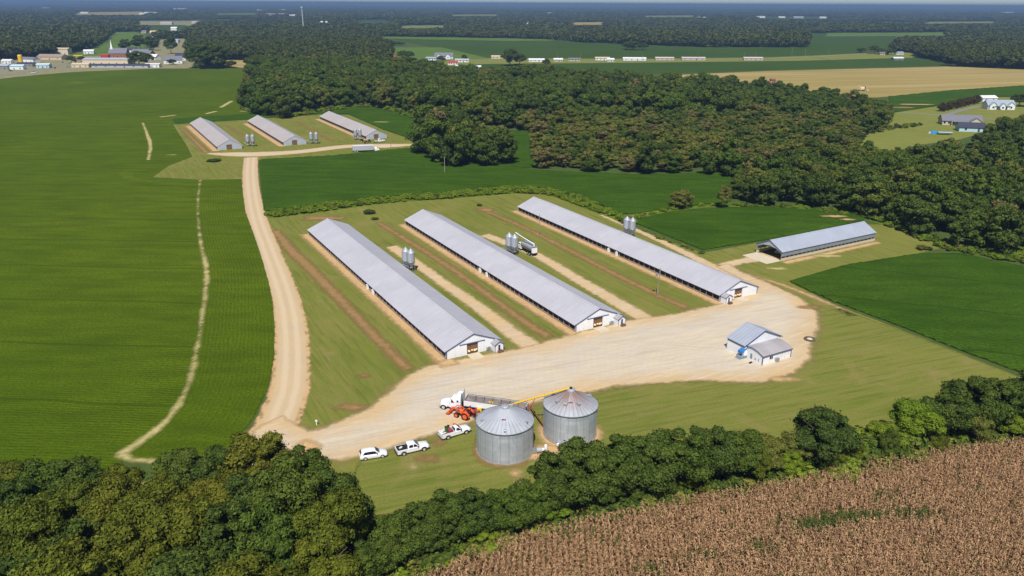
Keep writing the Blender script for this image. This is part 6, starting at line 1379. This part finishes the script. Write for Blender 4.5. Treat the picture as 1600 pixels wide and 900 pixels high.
def gn_scatter(name, objs, P, rot, scl, idx, label, kind='stuff'):
    """one object whose points carry copies of the given plants"""
    tc = bpy.data.collections.new(name + '_plants')
    for k, o in enumerate(objs): o.name = '%s_plant_%02d' % (name, k); tc.objects.link(o)
    me = bpy.data.meshes.new(name); me.vertices.add(len(P)); me.vertices.foreach_set('co', np.asarray(P, np.float32).ravel())
    me.attributes.new('prot', 'FLOAT_VECTOR', 'POINT').data.foreach_set('vector', np.column_stack([np.zeros((len(P), 2)), rot]).astype(np.float32).ravel())
    me.attributes.new('pscl', 'FLOAT_VECTOR', 'POINT').data.foreach_set('vector', np.asarray(scl, np.float32).ravel())
    me.attributes.new('pidx', 'INT', 'POINT').data.foreach_set('value', np.asarray(idx, np.int32))
    o = bpy.data.objects.new(name, me); col.objects.link(o)
    g = bpy.data.node_groups.new(name, 'GeometryNodeTree')
    g.interface.new_socket('Geometry', in_out='INPUT', socket_type='NodeSocketGeometry'); g.interface.new_socket('Geometry', in_out='OUTPUT', socket_type='NodeSocketGeometry')
    gi, go = g.nodes.new('NodeGroupInput'), g.nodes.new('NodeGroupOutput')
    ci = g.nodes.new('GeometryNodeCollectionInfo'); ci.inputs[0].default_value = tc; ci.inputs['Separate Children'].default_value = True; ci.inputs['Reset Children'].default_value = True
    ip = g.nodes.new('GeometryNodeInstanceOnPoints'); ip.inputs['Pick Instance'].default_value = True
    def na(n, ty):
        a = g.nodes.new('GeometryNodeInputNamedAttribute'); a.data_type = ty; a.inputs[0].default_value = n; return [s for s in a.outputs if s.enabled and s.name == 'Attribute'][0]
    g.links.new(gi.outputs[0], ip.inputs['Points']); g.links.new(ci.outputs[0], ip.inputs['Instance'])
    g.links.new(na('pidx', 'INT'), ip.inputs['Instance Index']); g.links.new(na('prot', 'FLOAT_VECTOR'), ip.inputs['Rotation']); g.links.new(na('pscl', 'FLOAT_VECTOR'), ip.inputs['Scale'])
    g.links.new(ip.outputs[0], go.inputs[0])
    o.modifiers.new('plants', 'NODES').node_group = g
    return tag(o, label, None, None, kind)
def tmpl(me): return bpy.data.objects.new(me.name, me)
rest = np.array([i for i in range(len(P)) if i not in ind_set])
mats = np.where(marsh[rest], rw.choice([0, 1, 2, 3, 4], len(rest), p=[.2, .08, .2, .38, .14]), rw.choice([0, 1, 2, 3, 4], len(rest), p=[.5, .3, .14, .05, .01]))
var = rw.integers(0, 3, len(rest)); pn_ = patch[rest] + rw.normal(size=len(rest)) * .22; mats = np.where((mats < 3) & ~marsh[rest], np.where(pn_ < -.25, 1, np.where(pn_ > .42, 2, 0)), mats)
s = HT[rest] / 14; w_ = np.maximum(.68, s) * rw.uniform(.9, 1.2, len(rest)) * np.where(marsh[rest], 1.12, 1)
# middle distance beyond the first woods, single trees; open land stays clear, also of the crowns in front of it
OPEN = [q for L_ in FIELDS.values() for w, q in L_ if q is not None]; BANDS = [w for L_ in FIELDS.values() for w, q in L_ if q is None]
KEEP = []                                   # sight boxes of the far buildings: x, half width, y, in the photograph
for o in list(col.objects):
    if o.get('group') in ('distant buildings', RD, VG):
        p = proj(*o.location); KEEP.append((p[0], 6 if o['group'] != 'distant buildings' else 9, p[1]))
def clear_of_open(P, h):
    ok = np.ones(len(P), bool); b0, b1 = projn(P, 0.0), projn(P, h * .75); bs = [projn(P, h * f_) for f_ in (0, .25, .5, .75, .95)]; wpx = 5.5 * CF / np.hypot(*P.T); bs = [b + np.column_stack([wpx * k_, wpx * 0]) for b in bs for k_ in (-1, 0, 1)]
    for q in OPEN:
        lo, hi = q.min(0) - 2, q.max(0) + 2
        for b in bs:
            m = ok & (b[:, 0] > lo[0]) & (b[:, 0] < hi[0]) & (b[:, 1] > lo[1]) & (b[:, 1] < hi[1])
            if m.any(): k = np.where(m)[0]; ok[k] &= ~(signed_dist(b[k], q) > -.2)
    for x, hw, y in KEEP:
        ok &= ~((np.abs(b0[:, 0] - x) < hw) & (b1[:, 1] < y) & (b0[:, 1] > y - .4))
    return ok
P2 = jitter_grid((-1250, 560), (1250, 1600), 9.5); P2 = P2[(np.abs(P2[:, 0]) < .74 * P2[:, 1] + 120) & (np.hypot(*P2.T) < 1560)]
b = projn(P2, 0.0); h2_ = rw.uniform(12, 20, len(P2))
far_ok = (b[:, 1] < 122) | ((b[:, 1] < 150) & (b[:, 0] > 1390)) 
in_w = (signed_dist(P2, wa) > -4) | (signed_dist(P2, wb) > -4)
P2k = far_ok & ~in_w & clear_of_open(P2, h2_)
for w in BANDS: P2k &= signed_dist(P2, w) < -5
P2, h2_ = P2[P2k], h2_[P2k]
FARM = [whole_tree_mesh('tree', 70 + i, 'leaf_far', 15, 5.6, 1.5, 14, 800, 1.2, lobe=.42) for i in range(5)]
objs = [tmpl(mid_mesh(KINDS[m_], v).copy()) for m_ in range(5) for v in range(3)] + [tmpl(m_) for m_ in FARM]
Pall = np.vstack([np.column_stack([P[rest], np.zeros(len(rest))]), np.column_stack([P2, np.zeros(len(P2))])])
gn_scatter('woods', objs, Pall, rw.uniform(0, 6.28, len(Pall)), np.vstack([np.column_stack([w_, w_, s]), np.column_stack([h2_ / 15 * 1.15] * 2 + [h2_ / 15])]), np.concatenate([mats * 3 + var, 15 + rw.integers(0, 5, len(P2))]), 'mass of trees filling the woods beyond the farms')
# forest out to the horizon
k_ = .0088; pts = []; r = 1500.0
while r < 26000:
    n_ = int(1.42 / k_); th = (np.arange(n_) + rw.uniform(-.4, .4, n_)) * k_ - .71; q = r * (1 + rw.uniform(-.4, .4, n_) * k_)
    pts.append(np.column_stack([np.sin(th) * q, np.cos(th) * q])); r *= 1 + k_
P3 = np.vstack(pts); r3 = np.hypot(*P3.T); h3 = rw.uniform(11, 17, len(P3)) + 5 * np.sin(P3[:, 0] * .004 + 1.3 * np.sin(P3[:, 1] * .0021)) * np.sin(P3[:, 1] * .0013)
ok = clear_of_open(P3, h3) & (rw.random(len(P3)) < .97)
for w in BANDS: ok &= signed_dist(P3, w) < -8
# irregular clearings far away
ok &= ~((np.sin(P3[:, 0] * .0023 + 2 * np.sin(P3[:, 1] * .0007)) * np.sin(P3[:, 1] * .0009 + 1.7) > .80) & (r3 > 3300))
P3, r3, h3 = P3[ok], r3[ok], h3[ok]
def clump(seed):
    rng = np.random.default_rng(seed); Vs, Fs, ls = [], [], []; o = 0
    for c in range(5):
        V, F, lv = crown(rng, 1.0, .42, .02, 9, 110, .15, lobe=.5); V[:, :2] += rng.uniform(-.34, .34, 2); V[:, 2] *= rng.uniform(.75, 1.0)
        Vs.append(V); Fs.append(F + o); ls.append(lv); o += len(V)
    return raw_mesh('clump', np.vstack(Vs), np.vstack(Fs), M['leaf_far'], np.concatenate(ls))
s3 = r3 * k_ * 1.15
gn_scatter('far_forest', [tmpl(clump(40 + i)) for i in range(6)], np.column_stack([P3, np.zeros(len(P3))]), rw.uniform(0, 6.28, len(P3)), np.column_stack([s3, s3, h3]), rw.integers(0, 6, len(P3)), 'unbroken forest reaching to the horizon')

# ---- weeds, undergrowth
bush = [crown_mesh('bush', 500 + i, m_, 2.0, 1.3, .05, 12, 520, .33, lobe=.45) for i, m_ in enumerate(['leaf_bright', 'leaf_bright', 'leaf_mid', 'leaf_olive'])]
def weeds(name, px, w, dens, h, label, p=(.4, .3, .2, .1)):
    poly, L = band(px, w); lo, hi = poly.min(0), poly.max(0); n_ = int((hi - lo).prod() * dens); Q = rw.uniform(lo, hi, (n_, 2)); Q = Q[signed_dist(Q, poly) > 0]
    sc = rw.uniform(.5, 1.1, len(Q)) * h / 2.0
    return gn_scatter(name, [tmpl(b.copy()) for b in bush], np.column_stack([Q, np.zeros(len(Q))]), rw.uniform(0, 6.28, len(Q)), np.column_stack([sc * 1.25, sc * 1.25, sc]), rw.choice(4, len(Q), p=p), label)
weeds('weeds', [(418, 338), (470, 330), (520, 324), (600, 314), (700, 307), (790, 299), (850, 300), (885, 308), (920, 322), (960, 338), (985, 350)], [7, 9, 8, 7, 9, 8, 7, 5, 4], .35, 1.6, 'bright green weeds on the bank behind the near poultry houses', (.5, .34, .12, .04))
weeds('weeds', [(985, 346), (1010, 336), (1050, 328), (1100, 322), (1150, 320)], [3, 2.5, 2, 2, 3], .35, 1.2, 'narrow line of weeds between two soybean fields')
weeds('weeds', [(985, 352), (1040, 376), (1098, 398)], [2, 2, 1], .3, 1.0, 'weeds along the edge of the soybeans beside the gravel lane')
weeds('weeds', [(1150, 322), (1250, 327), (1330, 336), (1375, 345), (1430, 368), (1490, 386), (1560, 397), (1640, 408)], [3, 4, 5, 5, 5, 9, 13, 15], .4, 1.5, 'green weeds along the foot of the wood behind the open shed')
weeds('weeds', [(1480, 390), (1540, 396), (1600, 412), (1680, 425)], [4, 6, 7, 8], .2, 1.0, 'light weeds above the dark soybeans', (.3, .3, .2, .2))
weeds('weeds', [(385, 172), (450, 182), (520, 172), (590, 168), (650, 184), (680, 196)], [6, 8, 12, 10, 8, 6], .1, 2.8, 'bright undergrowth along the wood by the far farm', (.45, .2, .25, .1))
weeds('weeds', [(1340, 210), (1370, 203), (1400, 200), (1440, 196)], [10, 12, 8, 4], .06, 2.2, 'reedy undergrowth at the corner of the house lawn', (.3, .2, .2, .3))
weeds('undergrowth', [(530, 960), (600, 905), (680, 868), (760, 845), (850, 818), (930, 800), (1030, 780), (1130, 760), (1220, 742), (1330, 722), (1430, 702), (1530, 686), (1660, 672)], [8, 8, 7, 6, 5, 5, 5, 5, 6, 9, 6, 5, 5], .5, 2.2, 'leafy undergrowth filling the hedgerow along the corn', (.1, .1, .55, .25))
weeds('undergrowth', [(1195, 735), (1245, 728), (1330, 712), (1400, 698), (1430, 688)], [5, 6, 7, 7, 4], .35, 3.4, 'leafy thicket between the tall trees of the hedgerow', (.2, .2, .4, .2))

# ---- dry corn
corn_px = [(640, 930), (700, 894), (760, 862), (900, 826), (1050, 795), (1250, 757), (1330, 740), (1430, 722), (1530, 705), (1620, 694), (1720, 684), (1800, 960), (600, 985)]
cp = world_poly(corn_px)
t = NT('dry_corn'); a = t.mix(t.attr('lv'), (.22, .125, .06), (.70, .455, .255))
a = t.mix(t.math('MULTIPLY', t.attr('grn'), .9), a, (.055, .12, .014)); t.base(a, .8, .15)
tl = t.new('ShaderNodeBsdfTranslucent'); t.put(a, tl.inputs[0]); mx = t.new('ShaderNodeMixShader'); mx.inputs[0].default_value = .2
t.l.new(t.b.outputs[0], mx.inputs[1]); t.l.new(tl.outputs[0], mx.inputs[2]); t.l.new(mx.outputs[0], t.out.inputs['Surface']); M['corn'] = t.m
M['corn_floor'] = soil('corn_field_soil', (.12, .07, .035), (.09, .055, .03), (.14, .09, .04), .4, .8)
sheet('corn_ground', cp, 'corn_floor', .03, 1.5)
ang = R(-3); lo, hi = cp.min(0) - 30, cp.max(0) + 30
gx, gy = np.meshgrid(np.arange(lo[0], hi[0], .80), np.arange(lo[1], hi[1], .30)); Q = np.stack([gx.ravel(), gy.ravel()], 1) + rw.normal(size=(gx.size, 2)) * np.array([.07, .08])
c_ = (lo + hi) / 2; Q = (Q - c_) @ np.array([[math.cos(ang), math.sin(ang)], [-math.sin(ang), math.cos(ang)]]) + c_
e_ = signed_dist(Q, cp); qx = projn(Q, 1.0); Q = Q[(e_ > 0) & (qx[:, 1] < 985) & (qx[:, 0] < 1690) & (qx[:, 0] > 560) & (rw.random(len(Q)) < .93)]
N = len(Q); print('corn plants', N)
def blobmask(Q, items):
    g = np.zeros(len(Q)); b = projn(Q, 2.0)
    for x, y, a, c, w in items: g = np.maximum(g, w * np.exp(-(((b[:, 0] - x) / a) ** 2 + ((b[:, 1] - y) / c) ** 2)))
    return g
gm = blobmask(Q, [(1275, 812, 38, 9, 1.1), (1340, 802, 45, 7, 1.1), (1420, 797, 40, 6, 1.0), (1195, 848, 22, 7, .7), (1110, 860, 30, 6, .4), (1020, 884, 20, 8, .6), (1385, 770, 30, 10, .35), (900, 826, 60, 8, .25), (760, 860, 50, 8, .3)])
green = (rw.random(N) < np.clip(gm * 1.25 + .03, 0, .95)).astype(float)
hgt = rw.normal(2.15, .2, N) * np.where(green > 0, .92, 1)
quads = []; lvs = []; gs = []
def addq(A, B, C, D, lv): quads.append(np.stack([A, B, C, D], 1)); lvs.append(lv); gs.append(green)
B0 = np.column_stack([Q, np.full(N, .03)]); lean = np.column_stack([rw.normal(size=(N, 2)) * .12, hgt]); T0 = B0 + lean
tone = np.clip(rw.normal(.45, .2, N), 0, 1)
th = rw.uniform(0, 6.28, N); wv_ = np.column_stack([np.cos(th), np.sin(th), np.zeros(N)]) * .035
addq(B0 - wv_, B0 + wv_, T0 + wv_ * .4, T0 - wv_ * .4, tone * .6)
for kx in range(3):                          # tassel
    a_ = rw.uniform(0, 6.28, N); tip = T0 + np.column_stack([np.cos(a_) * .12, np.sin(a_) * .12, rw.uniform(.15, .32, N)]); wv2 = np.column_stack([-np.sin(a_), np.cos(a_), np.zeros(N)]) * .025
    addq(T0 - wv2, T0 + wv2, tip + wv2, tip - wv2, np.clip(tone + .15, 0, 1))
for kx in range(9):                          # drooping dry leaves, two pieces each
    f = rw.uniform(.25, .98, N)[:, None]; a_ = th + math.pi * kx + rw.normal(size=N) * .5
    d = np.column_stack([np.cos(a_), np.sin(a_), np.zeros(N)]); sd = np.column_stack([-np.sin(a_), np.cos(a_), np.zeros(N)])
    p0 = B0 + lean * f; L1 = rw.uniform(.18, .34, N)[:, None]; L2 = rw.uniform(.2, .45, N)[:, None]
    p1 = p0 + d * L1 + np.array([0, 0, 1]) * rw.uniform(.0, .16, N)[:, None]; p2 = p1 + d * L2 * .55 - np.array([0, 0, 1]) * L2 * rw.uniform(.5, 1.1, N)[:, None]
    w1 = .05 + .02 * rw.random(N)[:, None]; lv = np.clip(tone + rw.normal(size=N) * .22, 0, 1)
    addq(p0 - sd * w1 * .6, p0 + sd * w1 * .6, p1 + sd * w1, p1 - sd * w1, lv); addq(p1 - sd * w1, p1 + sd * w1, p2 + sd * w1 * .25, p2 - sd * w1 * .25, np.clip(lv - .08, 0, 1))
Vc = np.concatenate(quads).reshape(-1, 3); lv = np.concatenate(lvs)
me = raw_mesh('corn', Vc, np.arange(len(Vc)).reshape(-1, 4), M['corn'], lv)
me.attributes.new('grn', 'FLOAT', 'FACE').data.foreach_set('value', np.concatenate(gs).astype(np.float32))
o = bpy.data.objects.new('corn', me); col.objects.link(o); tag(o, 'field of tall dry brown corn with a few green patches', None, None, 'stuff')

# ------------------------------------------------------------------ haze over the whole plain
HZ = 1.4e-4
hm = bpy.data.materials.new('haze_air'); hm.use_nodes = True; ht = hm.node_tree
for n_ in list(ht.nodes):
    if n_.type != 'OUTPUT_MATERIAL': ht.nodes.remove(n_)
pv = ht.nodes.new('ShaderNodeVolumePrincipled'); pv.inputs['Color'].default_value = (.24, .38, .62, 1); pv.inputs['Density'].default_value = HZ; pv.inputs['Anisotropy'].default_value = 0
ht.links.new(pv.outputs[0], [n_ for n_ in ht.nodes if n_.type == 'OUTPUT_MATERIAL'][0].inputs['Volume'])
hb_ = MB().span((-62000, -61000, -1.2), (62000, 62000, 92.0)).build('haze', hm); hb_['kind'] = 'stuff'; hb_['label'] = 'thin blue haze over the distant plain'
